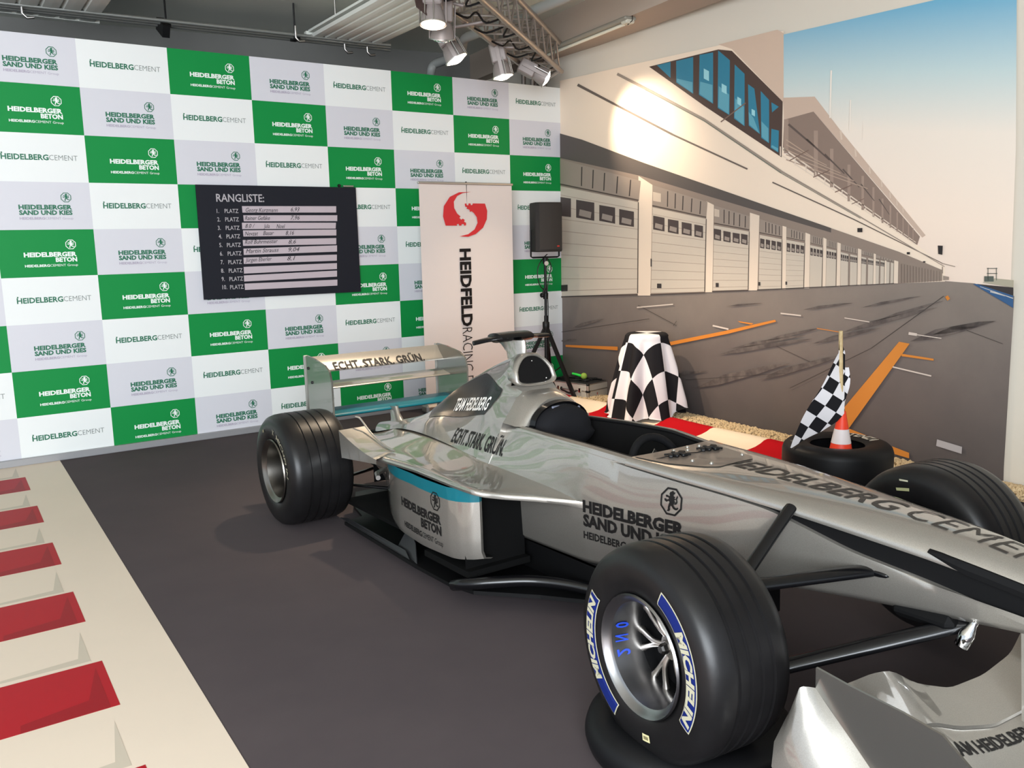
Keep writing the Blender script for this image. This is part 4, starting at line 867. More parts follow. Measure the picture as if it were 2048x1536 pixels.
for sg in (-1, 1):
    b = MB(); EP = [(3.556, .423), (3.65, .412), (3.80, .402), (3.90, .388), (3.965, .34), (4.06, .26), (4.16, .16), (4.2, .05), (3.98, .05), (3.72, .217), (3.556, .366)]
    b.prism([(x, -.70, z) for x, z in EP], (0, .008, 0))
    if sg == 1: b = mirrored(b)
    e = obj('endplate', b, m_silver_ep, fw, 30)
    b = MB(); rows = []
    inn = [(3.556, .366), (3.60, .325), (3.66, .272), (3.72, .217), (3.80, .165), (3.88, .112), (3.98, .05)]
    outr = [(3.520, -.715, .325), (3.497, -.745, .27), (3.487, -.78, .21), (3.495, -.80, .15), (3.54, -.81, .10), (3.66, -.81, .06), (3.98, -.81, .045)]
    for (xi, zi), (xo, yo, zo) in zip(inn, outr):
        R = []
        for f in np.linspace(0, 1, 7): R.append((xi * (1 - f) + xo * f, -.70 * (1 - f) + yo * f - .035 * math.sin(math.pi * f), zi * (1 - f) + zo * f + .028 * math.sin(math.pi * f)))
        rows.append(R)
    b.grid(rows); b.prism([(3.50, -.80, .10), (3.46, -.84, .085), (3.60, -.86, .05), (4.1, -.86, .04), (4.1, -.80, .04), (3.66, -.80, .055)], (0, 0, .01))
    if sg == 1: b = mirrored(b)
    obj('foot_plate', b, m_silver, e, 50)
for y in (-.085, .085):
    b = MB(); b.prism([(3.785, y, .44), (3.93, y, .44), (3.95, y, .13), (3.80, y, .165)], (0, .014, 0)); obj('wing_support', b, m_silver, fw)

# ---- decals laid on the painted surfaces
allmb = MB()
for m_ in surf: allmb.add(m_.v, m_.f)
bvh = BVHTree.FromPolygons([Vector(p) for p in allmb.v], [f for f in allmb.f])
def slice_words(words, nx=.02, ny=.03):
    out = []
    for v, f in words:
        bm = bmesh.new(); vs = [bm.verts.new((p[0], p[1], 0)) for p in v]
        for q_ in f:
            try: bm.faces.new([vs[i] for i in q_])
            except ValueError: pass
        for ax, st in ((0, nx), (1, ny)):
            a, b_ = v[:, ax].min(), v[:, ax].max()
            for c in np.arange(math.ceil(a / st) * st, b_, st):
                bmesh.ops.bisect_plane(bm, geom=bm.verts[:] + bm.edges[:] + bm.faces[:], plane_co=(c if ax == 0 else 0, c if ax == 1 else 0, 0), plane_no=(1 if ax == 0 else 0, 1 if ax == 1 else 0, 0))
        bm.verts.index_update(); out.append((np.array([p.co[:2] for p in bm.verts]), [tuple(q.index for q in fc.verts) for fc in bm.faces])); bm.free()
    return out
def decal(name, words, o, ux, uy, m, lift=.0018, bv=bvh, emb=None, parent=None):
    o, ux, uy = Vector(o), Vector(ux).normalized(), Vector(uy).normalized(); n = ux.cross(uy).normalized()
    b = MB()
    if emb: 
        eb = MB(); emblem(eb, emb[0], emb[1], emb[2], lambda x, y: (x, y, 0), flip=len(emb) > 3); decal('emblem', [(np.array([p[:2] for p in eb.v]), eb.f)], o, ux, uy, m, lift, bv, None, parent)
    for v, f in slice_words(words):
        P = []
        for x, y in v:
            p = o + ux * x + uy * y; h = bv.ray_cast(p + n * .25, -n, .6)
            P.append(tuple((h[0] if h[0] is not None else p) + n * lift))
        b.add(P, f)
    return obj(name, b, m, parent or car)
# chassis side
ang = math.atan2(-.0, 1)
decal('lettering', [word('HEIDELBERGER', 0, .0, .047, .555, .05), word('SAND UND KIES', 0, -.0615, .047, .555, .05), word('HEIDELBERG', 0, -.118, .03, .25, .03), word('CEMENT Group', .255, -.118, .03, .30, 0)], (2.097, -.29, .440), (1, 0, .035), (0, 0, 1), m_decal, emb=(.43, .065, .115))
# pod side
decal('lettering', [word('HEIDELBERGER', 0, .0, .040, .445, .05), word('BETON', 0, -.052, .040, .20, .05, right=.445), word('HEIDELBERG', .03, -.104, .026, .22, .03), word('CEMENT Group', .255, -.104, .026, .20, 0)], (1.068, -.66, .310), (1, 0, .012), (0, 0, 1), m_decal, emb=(.352, .055, .094))
decal('lettering', [word('ECHT. STARK. GRÜN.', 0, 0, .080, .545, .018)], (.955, -.30, .580), (1, 0, .002), (0, .45, 1), m_decal)
decal('lettering', [word('TEAM HEIDELBERG', 0, 0, .062, .475, .022, .1)], (.735, -.2, .680), (1, 0, .155), (0, 0, 1), m_decal_w, lift=.0075)
decal('lettering', [word('HEIDELBERG', 0, 0, .105, .77, .010, .25), word('CEMENT', .80, 0, .105, .54, -.010, .25)], (2.60, -.035, .72), (1, -.02, 0), (0, 1, 0), mat('grey_decal', (52, 47, 43), .5, spec=.3), lift=.002)
bw = BVHTree.FromPolygons([Vector(p) for p in wing_mb.v], wing_mb.f)
decal('lettering', [word('ECHT. STARK. GRÜN.', 0, 0, .060, .66, .02)], (-.30, -.33, .855), (0, 1, 0), (-.5, 0, 1), m_decal, lift=.004, bv=bw, parent=rw)
bf = BVHTree.FromPolygons([Vector(p) for p in mainb.v], mainb.f)
decal('lettering', [word('TEAM HEIDELBERG', 0, 0, .035, .42, .03)], (3.80, -.47, .25), (.10, 1, 0), (-1, .10, .0), m_decal, bv=bf, parent=fw)
# ================================================================ PROPS
def tyre_lying(name, label, loc, r, w, rim, grooves, group=None):
    t = thing(name, label, 'tyre', loc, group=group)
    P = [(q[0], q[1] + w / 2 + .002) for q in tyre_prof(r, w, rim, grooves)][:-2]
    b = MB(); b.lathe(P, 64, 'z'); inner_ = [(rim, .02), (rim + .05, .03), (rim + .08, w / 2), (rim + .05, w - .03), (rim, w - .02)]
    b.lathe(inner_, 48, 'z'); obj('carcass', b, m_rubber_dull, t, 50); return t
ty = tyre_lying('display_tyre', 'black racing tyre lying flat with a traffic cone standing in its hole', (-1.13, -4.24, .015), .338, .315, .165, ())
b = MB(); V, Fc = word('POTENZA', 0, 0, .062, .335, .03, .15)
b.add([((.205 + y) * math.cos(R_(40) - x / .25), (.205 + y) * math.sin(R_(40) - x / .25), .3205 - max(0, .215 - .205 - y) * .3) for x, y in V], Fc)
obj('tyre_print', b, mat('tyre_letter_grey', (190, 184, 172), .6), ty)
b = MB(); V, Fc = word('RACING', 0, 0, .02, .07, .03, .15)
b.add([((.27 + y) * math.cos(R_(150) - x / .27), (.27 + y) * math.sin(R_(150) - x / .27), .3195) for x, y in V], Fc); obj('small_print', b, mat('tyre_letter_worn', (120, 124, 120), .6), ty)
t2 = tyre_lying('cradle_tyre', 'low black tyre lying flat under the near front wheel of the car', (-3.97, -5.68, 0), .34, .125, .20, ())

# traffic cone
co = thing('traffic_cone', 'red and white traffic cone standing in the hole of the flat tyre', 'cone', (-1.165, -4.29, .003))
zb, zt, rb, rt = .27, .535, .072, .021
m_or = mat('cone_orange', (236, 62, 30), .5); m_cw = mat('cone_white', (226, 214, 212), .5)
def cr(z): return rb + (rt - rb) * (z - zb) / (zt - zb)
obj('cone_body', MB().lathe([(cr(z), z) for z in (zb, .33, .40, .47, zt)] + [(rt - .005, zt + .002), (rt - .008, zt - .03)], 36), m_or, co, 40)
obj('reflective_band', MB().lathe([(cr(z) + .0012, z) for z in (.335, .37, .425)], 36), m_cw, co, 60)
obj('cone_foot', MB().lathe([(.0, 0), (.15, 0), (.15, .02), (.10, .03), (.09, zb), (rb, zb + .001)], 36), m_rubber_dull, co, 30)
# chequered flag on a wooden stick
fg = thing('chequered_flag', 'black and white chequered flag on a wooden stick held by the traffic cone', 'flag', (-1.165, -4.29, .31))
p0, p1 = Vector((0, 0, 0)), Vector((-.045, .005, .735))
obj('stick', MB().tube([p0, p0.lerp(p1, .5) + Vector((.003, 0, 0)), p1], .0125, 12), mat('pale_wood', (206, 184, 140), .6, var=((180, 152, 108), 30, .2)), fg, 60)
def checker(name, size, rot=0.0, c1=(26, 25, 28), c2=(222, 218, 220)):
    m = bpy.data.materials.new(name); m.use_nodes = True; n = m.node_tree.nodes; l = m.node_tree.links; b = n['Principled BSDF']; b.inputs['Roughness'].default_value = .85; b.inputs['Specular IOR Level'].default_value = .2
    uv = n.new('ShaderNodeUVMap'); uv.uv_map = 'UVMap'; mp = n.new('ShaderNodeMapping'); mp.inputs['Rotation'].default_value = (0, 0, rot); mp.inputs['Location'].default_value = (500.003, 500.003, .3)
    ck = n.new('ShaderNodeTexChecker'); ck.inputs['Scale'].default_value = 1 / size; ck.inputs['Color1'].default_value = lin(c1); ck.inputs['Color2'].default_value = lin(c2)
    mp.inputs['Location'].default_value = (10 * size, 10 * size, .5 * size)
    l.new(uv.outputs[0], mp.inputs[0]); l.new(mp.outputs[0], ck.inputs['Vector']); l.new(ck.outputs['Color'], b.inputs['Base Color']); return m
# cloth outline seen flat: s runs down the stick, t away from it
fb = MB(); fb.uv = []; rows = []
rt_ = RW[0] * 1.0; rt_ = np.array([.817, -.576, 0]); rt_ /= np.linalg.norm(rt_)
nn = np.array([-.576, -.817, 0])
left = [(.018, .70), (-.05, .60), (-.105, .50), (-.155, .40), (-.205, .30), (-.25, .20), (-.285, .12), (-.315, .05), (-.33, -.0)]
right = [(-.005, .70), (.0, .60), (.005, .50), (.005, .40), (.0, .30), (-.0, .22), (-.04, .17), (-.13, .10), (-.25, .045)]
left[0] = (-.045, .70); right[0] = (-.040, .70)
N1, N2 = 40, 24
for i in range(N1 + 1):
    f = i / N1 * 8; k = min(int(f), 7); g_ = f - k
    L = np.array(left[k]) * (1 - g_) + np.array(left[k + 1]) * g_; Rr = np.array(right[k]) * (1 - g_) + np.array(right[k + 1]) * g_
    row = []
    for j in range(N2 + 1):
        e = j / N2; q_ = L * (1 - e) + Rr * e; dep = .016 * math.sin(14 * q_[0] + 9 * q_[1]) + .03 * (1 - e) * math.sin(3 * q_[1]) + .016
        row.append(tuple(rt_ * q_[0] + nn * dep + np.array([0, 0, q_[1]]))); fb.uv.append((q_[0] * 1.0, q_[1]))
    rows.append(row)
fb.grid(rows)
m_fl = checker('flag_chequer', .083, R_(32))
obj('flag_cloth', fb, m_fl, fg, 170)
fb = MB(); fb.uv = []; rows = []
for i in range(13):
    z = .50 - .30 * i / 12; rows.append([tuple(rt_ * (x + .012 * math.sin(z * 18)) - nn * (.02 + .01 * math.cos(z * 25)) + np.array([0, 0, z])) for x in np.linspace(-.03, .035, 5)]); fb.uv += [(x * .9, z) for x in np.linspace(.02, .10, 5)]
fb.grid(rows); obj('flag_fold', fb, m_fl, fg, 170)

# stool under a chequered cloth
st_ = thing('covered_stool', 'stool draped to the floor with a large chequered cloth by the kerb', 'stool', (-.46, -1.80, .012))
b = MB(); b.lathe([(0, .765), (.17, .765), (.175, .755), (.175, .735), (0, .735)], 32); obj('seat', b, mat('stool_wood', (150, 96, 52), .5), st_, 30)
for k in range(4):
    a = R_(45 + 90 * k); obj('leg', MB().tube([(.12 * math.cos(a), .12 * math.sin(a), .735), (.19 * math.cos(a), .19 * math.sin(a), .0)], .016, 10), MATS['stool_wood'], st_, 60)
cl = MB(); cl.uv = []; rows = []; NA, NS = 168, 56; RT = .178
for i in range(NS + 1):
    s = i / NS * .97; row = []
    for j in range(NA):
        a = 2 * math.pi * j / NA; d = max(0, s - RT)
        edge = .97
        fold = math.sin(a * 9 + .9 * math.sin(a * 2)) * .6 + math.sin(a * 11 + 1.3) * .3 + math.sin(a * 4 + .5) * .35
        drop = min(1, d / .6); r = RT + .003 + .175 * (d / .78) ** .9 * (.92 + .10 * math.cos(4 * a + .8)) + fold * .072 * drop ** .8
        if s < RT: r, z = s, .772
        else: z = .772 - d * .985 + .0
        if s >= RT and d < .03: z = .772 - d * .7; r = RT + d * .5
        lowz = .02 + .085 * max(0, math.sin(2 * a - 2.2)) ** 3 + .03 * (math.sin(5 * a) + 1) / 2
        z = max(z, lowz + .0 * d)
        row.append((r * math.cos(a), r * math.sin(a), z)); cl.uv.append((s * math.cos(a), s * math.sin(a)))
    rows.append(row)
cl.grid(rows, closed=True)
o_ = obj('chequered_cloth', cl, checker('cloth_chequer', .25, R_(6)), st_, 170)

# aluminium case, open, with cables and a green microphone cover
cs = thing('tool_case', 'open aluminium case with cables, standing on gravel beside the speaker stand', 'case', (-.345, -.84, .022), R_(12))
W_, D_, H_ = .33, .50, .155
m_ca = mat('case_aluminium', (202, 196, 184), .4, .25, bump=(200, .05)); 
b = MB(); b.box((W_ / 2, D_ / 2, .004), (W_, D_, .008))
for c, d in (((W_ / 2, .004, H_ / 2), (W_, .008, H_)), ((W_ / 2, D_ - .004, H_ / 2), (W_, .008, H_)), ((.004, D_ / 2, H_ / 2), (.008, D_, H_)), ((W_ - .004, D_ / 2, H_ / 2), (.008, D_, H_))): b.box(c, d)
obj('shell', b, m_ca, cs)
b = MB()
for z in (.006, .085, H_): 
    b.tube([(0, 0, z), (W_, 0, z)], .006, 8); b.tube([(0, 0, z), (0, D_, z)], .006, 8)
obj('edge_profile', b, m_alu, cs, 60)
obj('corner_post', MB().tube([(0, 0, 0), (0, 0, H_)], .014, 12), m_alu, cs, 60)
for z in (.004, H_): obj('corner_cap', MB().lathe([(0, -.014), (.014, -.01), (.019, 0), (.014, .012), (0, .016)], 12, c=(0, 0, z)), m_black, cs, 60)
obj('corner_clip', MB().box((.0, -.006, .085), (.05, .018, .022), bev=.005).box((-.006, 0, .085), (.018, .05, .022), bev=.005), m_black, cs)
b = MB(); b.tube(smooth_path([(-.01, .14, .085), (-.035, .16, .07), (-.045, .21, .06), (-.045, .27, .075), (-.035, .32, .085), (-.01, .34, .10)], 5), .009, 8); obj('handle', b, m_black, cs, 60)
for y in (.10, .38): obj('lock', MB().box((-.006, y, .09), (.014, .03, .045), bev=.003), m_chrome, cs)
obj('foam_tray', MB().box((W_ / 2, D_ / 2, H_ - .008), (W_ - .02, D_ - .02, .03), bev=.004), mat('foam_black', (16, 16, 17), .95), cs)
obj('sticker', MB().box((W_ * .45, -.0048, .05), (.012, .001, .022)), mat('sticker_red', (176, 60, 50), .6), cs)
t = thing('cable_coil', 'tangled black cables lying on top of the open aluminium case', 'cable', (-.345, -.84, .022 + H_ + .008), R_(12))
b = MB(); P = []
for k in range(80): a = k * .42; P.append((.17 + .13 * math.cos(a) * math.sin(k * .11 + .4), .27 + .19 * math.sin(a * .9), .006 + .009 * (k % 5) / 5 + .004))
b.tube(smooth_path(P, 2), .0055, 6); obj('cable', b, m_black, t, 60)
obj('plug', MB().box((.05, .44, .015), (.08, .02, .02), bev=.004), m_black, t); obj('plug', MB().box((.26, .07, .012), (.02, .09, .014), bev=.004), m_black, t)
mc_ = thing('green_ball', 'small yellow-green ball with a bright green handle lying on the open case', 'ball', (-.215, -.62, .228), R_(60))
obj('ball_head', MB().lathe([(.0001 + .034 * math.sin(a), .034 * math.cos(a)) for a in np.linspace(0, math.pi, 12)], 20), mat('ball_green', (150, 180, 70), .7, bump=(300, .4)), mc_, 170)
obj('handle', MB().tube([(.01, .02, .0), (.05, .08, .015), (.07, .11, .02)], [.014, .013, .012], 10), mat('neon_green', (40, 210, 70), .5), mc_, 60)

# ---- speaker on a tripod
sx_, sy_ = -.53, -.40
sd = thing('speaker_stand', 'black tripod stand carrying the loudspeaker in front of the wall corner', 'stand', (sx_, sy_, .0))
b = MB(); b.tube([(0, 0, .10), (0, 0, .86)], .019, 14); obj('lower_pole', b, m_black, sd, 60)
obj('upper_pole', MB().tube([(0, 0, .80), (0, 0, 1.44)], .014, 12), m_black, sd, 60)
obj('collar', MB().lathe([(0, .72), (.03, .72), (.036, .74), (.036, .79), (.028, .80), (0, .80)], 16).lathe([(0, 1.03), (.026, 1.03), (.028, 1.09), (0, 1.10)], 16), m_black, sd, 40)
obj('knob', MB().lathe([(0, -.06), (.02, -.058), (.026, -.05), (.02, -.03), (.008, -.028), (.008, 0)], 12, 'x', (0, 0, 1.07)), m_black, sd, 40)
for a, fx in ((R_(-77), .37), (R_(43), .36), (R_(163), .38)):
    d = Vector((math.cos(a), math.sin(a), 0)); L = obj('leg', MB().box(tuple(Vector((0, 0, .395)) + d * (fx / 2)), (.034, .03, math.hypot(fx, .72)), Matrix.Rotation(a, 3, 'Z') @ Matrix.Rotation(-math.atan2(fx, .72), 3, 'Y')), m_black, sd)
    obj('rubber_foot', MB().box(tuple(d * (fx + .0) + Vector((0, 0, .03))), (.04, .034, .04), Matrix.Rotation(a, 3, 'Z'), bev=.006), m_matt, L)
    obj('brace', MB().tube([tuple(Vector((0, 0, .22))), tuple(d * (fx * .55) + Vector((0, 0, .36)))], .009, 8, flat=(1.4, .6)), m_black, sd)
pc = thing('speaker_cable', 'thin black cable hanging down beside the speaker stand pole', 'cable', (sx_, sy_, 0))
b = MB(); b.tube(smooth_path([(.02, -.01, 1.48), (-.04, -.02, 1.44), (-.11, -.03, 1.36), (-.12, -.03, 1.26), (-.09, -.03, 1.17), (-.05, -.03, 1.13)]), .005, 6)
b.tube(smooth_path([(.03, 0, 1.44), (.075, 0, 1.36), (.05, 0, 1.26), (.022, 0, 1.12), (.03, 0, .95), (.025, 0, .6), (.03, 0, .3), (.1, -.02, .10), (.06, .06, .09), (.14, .02, .12), (.08, -.06, .10)]), .005, 6)
obj('cable', b, m_black, pc, 60); obj('plug', MB().box((-.045, -.03, 1.11), (.02, .02, .07), Matrix.Rotation(.4, 3, 'Y'), bev=.004), m_black, pc)
sk = thing('loudspeaker', 'black loudspeaker box mounted on top of the tripod stand', 'speaker', (sx_, sy_, 1.505), R_(-8))
b = MB(); Wd, Dp, Hs = .30, .26, .485
prof_ = [(-Wd / 2, -Dp / 2 + .05), (-Wd / 2 + .02, -Dp / 2 + .01), (-.05, -Dp / 2 - .008), (.05, -Dp / 2 - .008), (Wd / 2 - .02, -Dp / 2 + .01), (Wd / 2, -Dp / 2 + .05), (Wd / 2 - .05, Dp / 2), (-Wd / 2 + .05, Dp / 2)]
rows = [[(x * s, y * s, z) for x, y in prof_] for z, s in ((0, .95), (.012, 1), (Hs - .012, 1), (Hs, .95))]
b.grid(rows, closed=True); b.add(rows[0], [tuple(range(8))]); b.add(rows[-1], [tuple(range(8))]); obj('cabinet', b, mat('speaker_black', (30, 28, 27), .6), sk, 30)
b = MB(); rows = [[(x * .96, y - .006, z) for x, y in prof_[:6]] for z in (.025, Hs - .02)]; b.grid(rows)
gm = mat('speaker_grille', (40, 36, 33), .7, bump=(700, .9, .002)); obj('grille', b, gm, sk, 20)
obj('badge', MB().box((.075, -.139, .055), (.028, .004, .014), Matrix.Rotation(.13, 3, 'Z')), mat('badge_red', (170, 40, 30), .4), sk)
b = MB()
for s in (-1, 1): b.tube([(s * (Wd / 2 + .012), .0, .22), (s * (Wd / 2 + .012), 0, -.045), (s * (Wd / 2 - .01), 0, -.055)], .009, 8)
b.tube([(-Wd / 2 + .01, 0, -.055), (Wd / 2 - .01, 0, -.055)], .009, 8); obj('yoke', b, m_black, sk, 60)
for s in (-1, 1): obj('knob', MB().lathe([(0, .0), (.02, .002), (.022, .02), (0, .022)], 12, 'x', (s * (Wd / 2 + (.0 if s > 0 else -.028)) + (.006 if s > 0 else 0), 0, .22)), m_black, sk, 40)
obj('mount_socket', MB().lathe([(0, -.12), (.024, -.12), (.026, -.06), (0, -.055)], 14), m_black, sk, 40)
obj('white_cap', MB().lathe([(0, 0), (.022, .003), (.024, .01), (0, .012)], 16, 'y', (0, -.035, -.115)), mat('cap_white', (196, 186, 176), .5), sk, 40)

# ---- roll-up banner
ru = thing('rollup_banner', 'tall white roll-up banner with a red puzzle emblem and vertical black lettering', 'banner', (0, 0, 0))
yR = -.28; TL, TR, BL = hit(835, 368, 1, yR), hit(1025, 369, 1, yR), hit(853, 838, 1, yR)
xl, xr = TL[0], TR[0]; zt = (TL[2] + TR[2]) / 2
wr = xr - xl; x_l0 = xl + .0
m_ban = mat('banner_white', (212, 202, 196), .5, spec=.25); b = MB()
b.grid([[(xl + .012 + (wr - .024) * k / 10, yR + .006 * math.sin(k / 10 * math.pi), z) for k in range(11)] for z in (.08, .6, 1.2, 1.8, zt)]); obj('banner_sheet', b, m_ban, ru, 60)
obj('top_rail', MB().box(((xl + xr) / 2, yR, zt + .006), (wr, .02, .022), bev=.004), m_alu, ru)
obj('base_cassette', MB().box(((xl + xr) / 2, yR + .01, .045), (wr + .02, .13, .085), bev=.02), m_alu, ru)
obj('rear_pole', MB().tube([((xl + xr) / 2, yR + .03, .08), ((xl + xr) / 2, yR + .012, zt + .025)], .008, 8), m_black, ru)
for s in (-.35, .35): obj('foot', MB().box(((xl + xr) / 2 + s, yR - .02, .006), (.03, .3, .01)), m_alu, ru)
def B2(u, v): p = hit(u, v, 1, yR - .004); return (p[0], yR - .004, p[2])
def crop2(x, y): return (380 + x / 2.695, 340 + y / 2.695)
m_rd = mat('emblem_red', (196, 36, 42), .5)
S1 = [(1515, 118), (1450, 120), (1400, 145), (1368, 195), (1364, 250), (1378, 300), (1440, 300), (1438, 292), (1448, 290), (1450, 299), (1462, 300), (1466, 291), (1476, 292), (1478, 300), (1488, 298), (1488, 284), (1478, 280), (1480, 268), (1470, 262), (1462, 268), (1452, 258), (1458, 250), (1440, 235), (1424, 205), (1422, 170), (1440, 140), (1470, 124)]
S2 = [(1480, 182), (1490, 180), (1492, 190), (1500, 190), (1502, 180), (1512, 180), (1514, 190), (1522, 188), (1524, 180), (1590, 181), (1602, 220), (1600, 265), (1580, 310), (1540, 345), (1500, 360), (1452, 358), (1500, 346), (1534, 320), (1550, 285), (1546, 255), (1530, 232), (1518, 222), (1508, 226), (1508, 216), (1498, 210), (1490, 208), (1494, 200), (1484, 198)]
b = MB()
for poly in (S1, S2):
    pts = [B2(*crop2(*p)) for p in poly]; trr = tessellate_polygon([[Vector(p) for p in pts]]); b.add(pts, [tuple(x) for x in trr])
obj('emblem', b, m_rd, ru)
u0, z0_ = B2(954, 498), B2(958, 745)
cap = .105
def vert(words, x, z):                          # text running downwards
    b = MB()
    for v, f in words: b.add([(x + p[1], yR - .004, z - p[0]) for p in v], f)
    return b
za, zb_ = B2(938, 497)[2], B2(945, 652)[2]; xm = B2(922, 560)[0]; xM = B2(942, 560)[0]; capw = xM - xm
zc = B2(945, 745)[2]; k_ = (za - zb_)
wd_ = [word('HEIDFELD', 0, 0, capw, k_, .04), word('RACING', k_ + .012, 0, capw, (B2(955, 650)[2] - B2(958, 736)[2]), -.012), word('DAYS', k_ + .012 + (B2(955, 650)[2] - B2(958, 736)[2]) + .05, 0, capw, .26, -.012)]
obj('lettering', vert(wd_, xm, za), m_decal, ru)

# ---- ranking board
yb_ = -.02
rb_ = thing('ranking_board', 'dark board titled RANGLISTE with ten white strips hung on the printed wall', 'board', (0, 0, 0))
def D2(x, y, dy=0.0): p = hit(380 + x / 5.689, 350 + y / 5.689, 1, yb_ - .012 - dy); return (p[0], p[1], p[2])
c4 = [D2(62, 108), D2(1885, 142), D2(1945, 1328), D2(160, 1420)]
obj('panel', MB().prism([(p[0], yb_ - .012, p[2]) for p in c4], (0, .012, 0)), mat('board_dark', (26, 28, 36), .55, spec=.2), rb_)
m_bg = mat('board_lettering', (168, 164, 168), .6); m_bar = mat('board_strip', (184, 172, 178), .5, spec=.25); m_pen = mat('pen_ink', (24, 22, 26), .6)
T0, T1 = D2(300, 302, .002), D2(845, 302, .002)
b = MB(); cp_ = D2(300, 216, .002)[2] - T0[2]
lettering(b, [word('RANGLISTE:', 0, 0, cp_, T1[0] - T0[0], .015)], lambda x, y: (T0[0] + x, T0[1], T0[2] + y)); obj('heading', b, m_bg, rb_)
lab = [(305, 432), (312, 528), (318, 625), (328, 722), (335, 820), (342, 918), (350, 1015), (355, 1112), (362, 1207), (370, 1300)]
plz = [(395, 552), (402, 558), (408, 566), (416, 572), (422, 580), (430, 588), (437, 592), (443, 600), (450, 606), (458, 612)]
for k, ((x, y), (a, c_)) in enumerate(zip(lab, plz)):
    p = D2(x, y, .002); q_ = D2(a, y, .002); r_ = D2(c_, y, .002); h_ = D2(x, y - 46, .002)[2] - p[2]
    b = MB(); lettering(b, [word(str(k + 1) + '.', 0, 0, h_, None, .012)], lambda x_, y_: (p[0] + x_ * .8, p[1], p[2] + y_))
    obj('row_number', b, m_bg, rb_); b = MB(); lettering(b, [word('PLATZ', 0, 0, h_, r_[0] - q_[0], .008)], lambda x_, y_: (q_[0] + x_, q_[1], q_[2] + y_)); obj('row_label', b, m_bg, rb_)
bars = [((590, 354), (1662, 355), (1662, 427), (597, 428)), ((606, 458), (1675, 458), (1674, 525), (612, 527)), ((590, 543), (1660, 543), (1656, 610), (594, 616)), ((602, 630), (1664, 620), (1664, 688), (608, 700)), ((600, 740), (1663, 717), (1663, 788), (604, 806)), ((608, 838), (1672, 800), (1672, 872), (612, 910)), ((608, 940), (1670, 905), (1670, 975), (612, 1012)), ((610, 1046), (1671, 1002), (1671, 1070), (614, 1122)), ((612, 1143), (1672, 1087), (1672, 1156), (616, 1212)), ((620, 1236), (1676, 1190), (1676, 1258), (626, 1308))]
pen = [[('Georg Kurzmann', 635, 420, 365), ('6,93', 1148, 414, 100)], [('Rainer Gefäke', 625, 512, 285), ('7,96', 1146, 508, 105)], [('8.0 /', 630, 602, 110), ('Julia', 838, 604, 68), ('Noel', 985, 606, 98)], [('Nevzat', 625, 690, 152), ('Basar', 832, 684, 125), ('8,16', 1090, 682, 96)], [('Rolf Buhrmeister', 624, 786, 376), ('8,6', 1122, 782, 88)], [('Martin Strauss', 636, 890, 376), ('9,04', 1120, 872, 130)], [('Jürgen Eberler', 628, 990, 304), ('8,1', 1108, 972, 92)], [], [], []]
for k, br in enumerate(bars):
    s_ = obj('name_strip', MB().prism([D2(*p) for p in br], (0, -.002, 0)), m_bar, rb_)
    if pen[k]:
        sl_ = (br[1][1] - br[0][1]) / (br[1][0] - br[0][0])
        for s, x, y, w in pen[k]:
            p = D2(x, y, .0035); r_ = D2(x + w, y + 0, .0035); hh = (D2(x, y - 40, .0035)[2] - p[2]); up_ = (D2(x + w, y + sl_ * w, .0035)[2] - D2(x + w, y, .0035)[2]) / (r_[0] - p[0]) * .6
            b = MB(); lettering(b, [word(s, 0, 0, hh * 1.15, r_[0] - p[0], .0, .35)], lambda x_, y_: (p[0] + x_, p[1], p[2] + y_ + x_ * up_))
            obj('handwriting', b, m_pen, s_)
cl_ = D2(1790, 132); obj('hanger_clip', MB().box((cl_[0] + .01, yb_ - .01, cl_[2] + .004), (.10, .02, .014), bev=.003), m_alu, rb_)
cl_ = D2(1700, 128); obj('clip_screw', MB().lathe([(0, -.02), (.012, -.018), (.014, 0)], 12, 'y', (cl_[0], yb_, cl_[2] + .006)), m_black, rb_, 40)

# ================================================================ LIGHTING TRUSS AND SPOTLIGHTS
tr_ = thing('lighting_truss', 'grey aluminium lattice truss running diagonally under the ceiling to a corner post', 'truss')
m_tr = mat('truss_metal', (158, 148, 140), .42, .75)
T_a = np.array([-.52, -.42, 3.36]); T_b = np.array([-3.6, -3.05, 3.36]); td = T_b - T_a; TLn = np.linalg.norm(td); td = td / TLn; ts = np.array([-td[1], td[0], 0])
ch = [ts * .145 + np.array([0, 0, -.11]), -ts * .145 + np.array([0, 0, -.11]), ts * .145 + np.array([0, 0, .14]), -ts * .145 + np.array([0, 0, .14])]
for c in ch: obj('chord', MB().tube([T_a + c - td * .1, T_b + c], .025, 10), m_tr, tr_, 60)
nb = 13
for k in range(nb):
    a, c_ = T_a + td * TLn * k / nb, T_a + td * TLn * (k + .5) / nb; e = T_a + td * TLn * (k + 1) / nb
    for i, j in ((0, 1), (0, 2), (1, 3), (2, 3)):
        obj('lattice_rod', MB().tube([a + ch[i], c_ + ch[j], e + ch[i]], .009, 6), m_tr, tr_, 60)
obj('corner_block', MB().box(tuple(T_a - td * .06), (.34, .34, .30), Matrix.Rotation(math.atan2(td[1], td[0]), 3, 'Z')), m_tr, tr_) if False else None
pb = T_a - td * .08
for dx, dy in ((-.1, -.1), (.1, -.1), (-.1, .1), (.1, .1)):
    obj('post_tube', MB().tube([(-.13 + dx * .8, .28 + dy * .8, .0), (-.13 + dx * .8, .28 + dy * .8, 3.5)], .025, 10), m_tr, tr_, 60)
b = MB()
for k in range(12): z = .15 + k * .28; b.tube([(-.21, .2, z), (-.05, .2, z + .14), (-.21, .2, z + .28)], .009, 6)
obj('post_lattice', b, m_tr, tr_, 60)
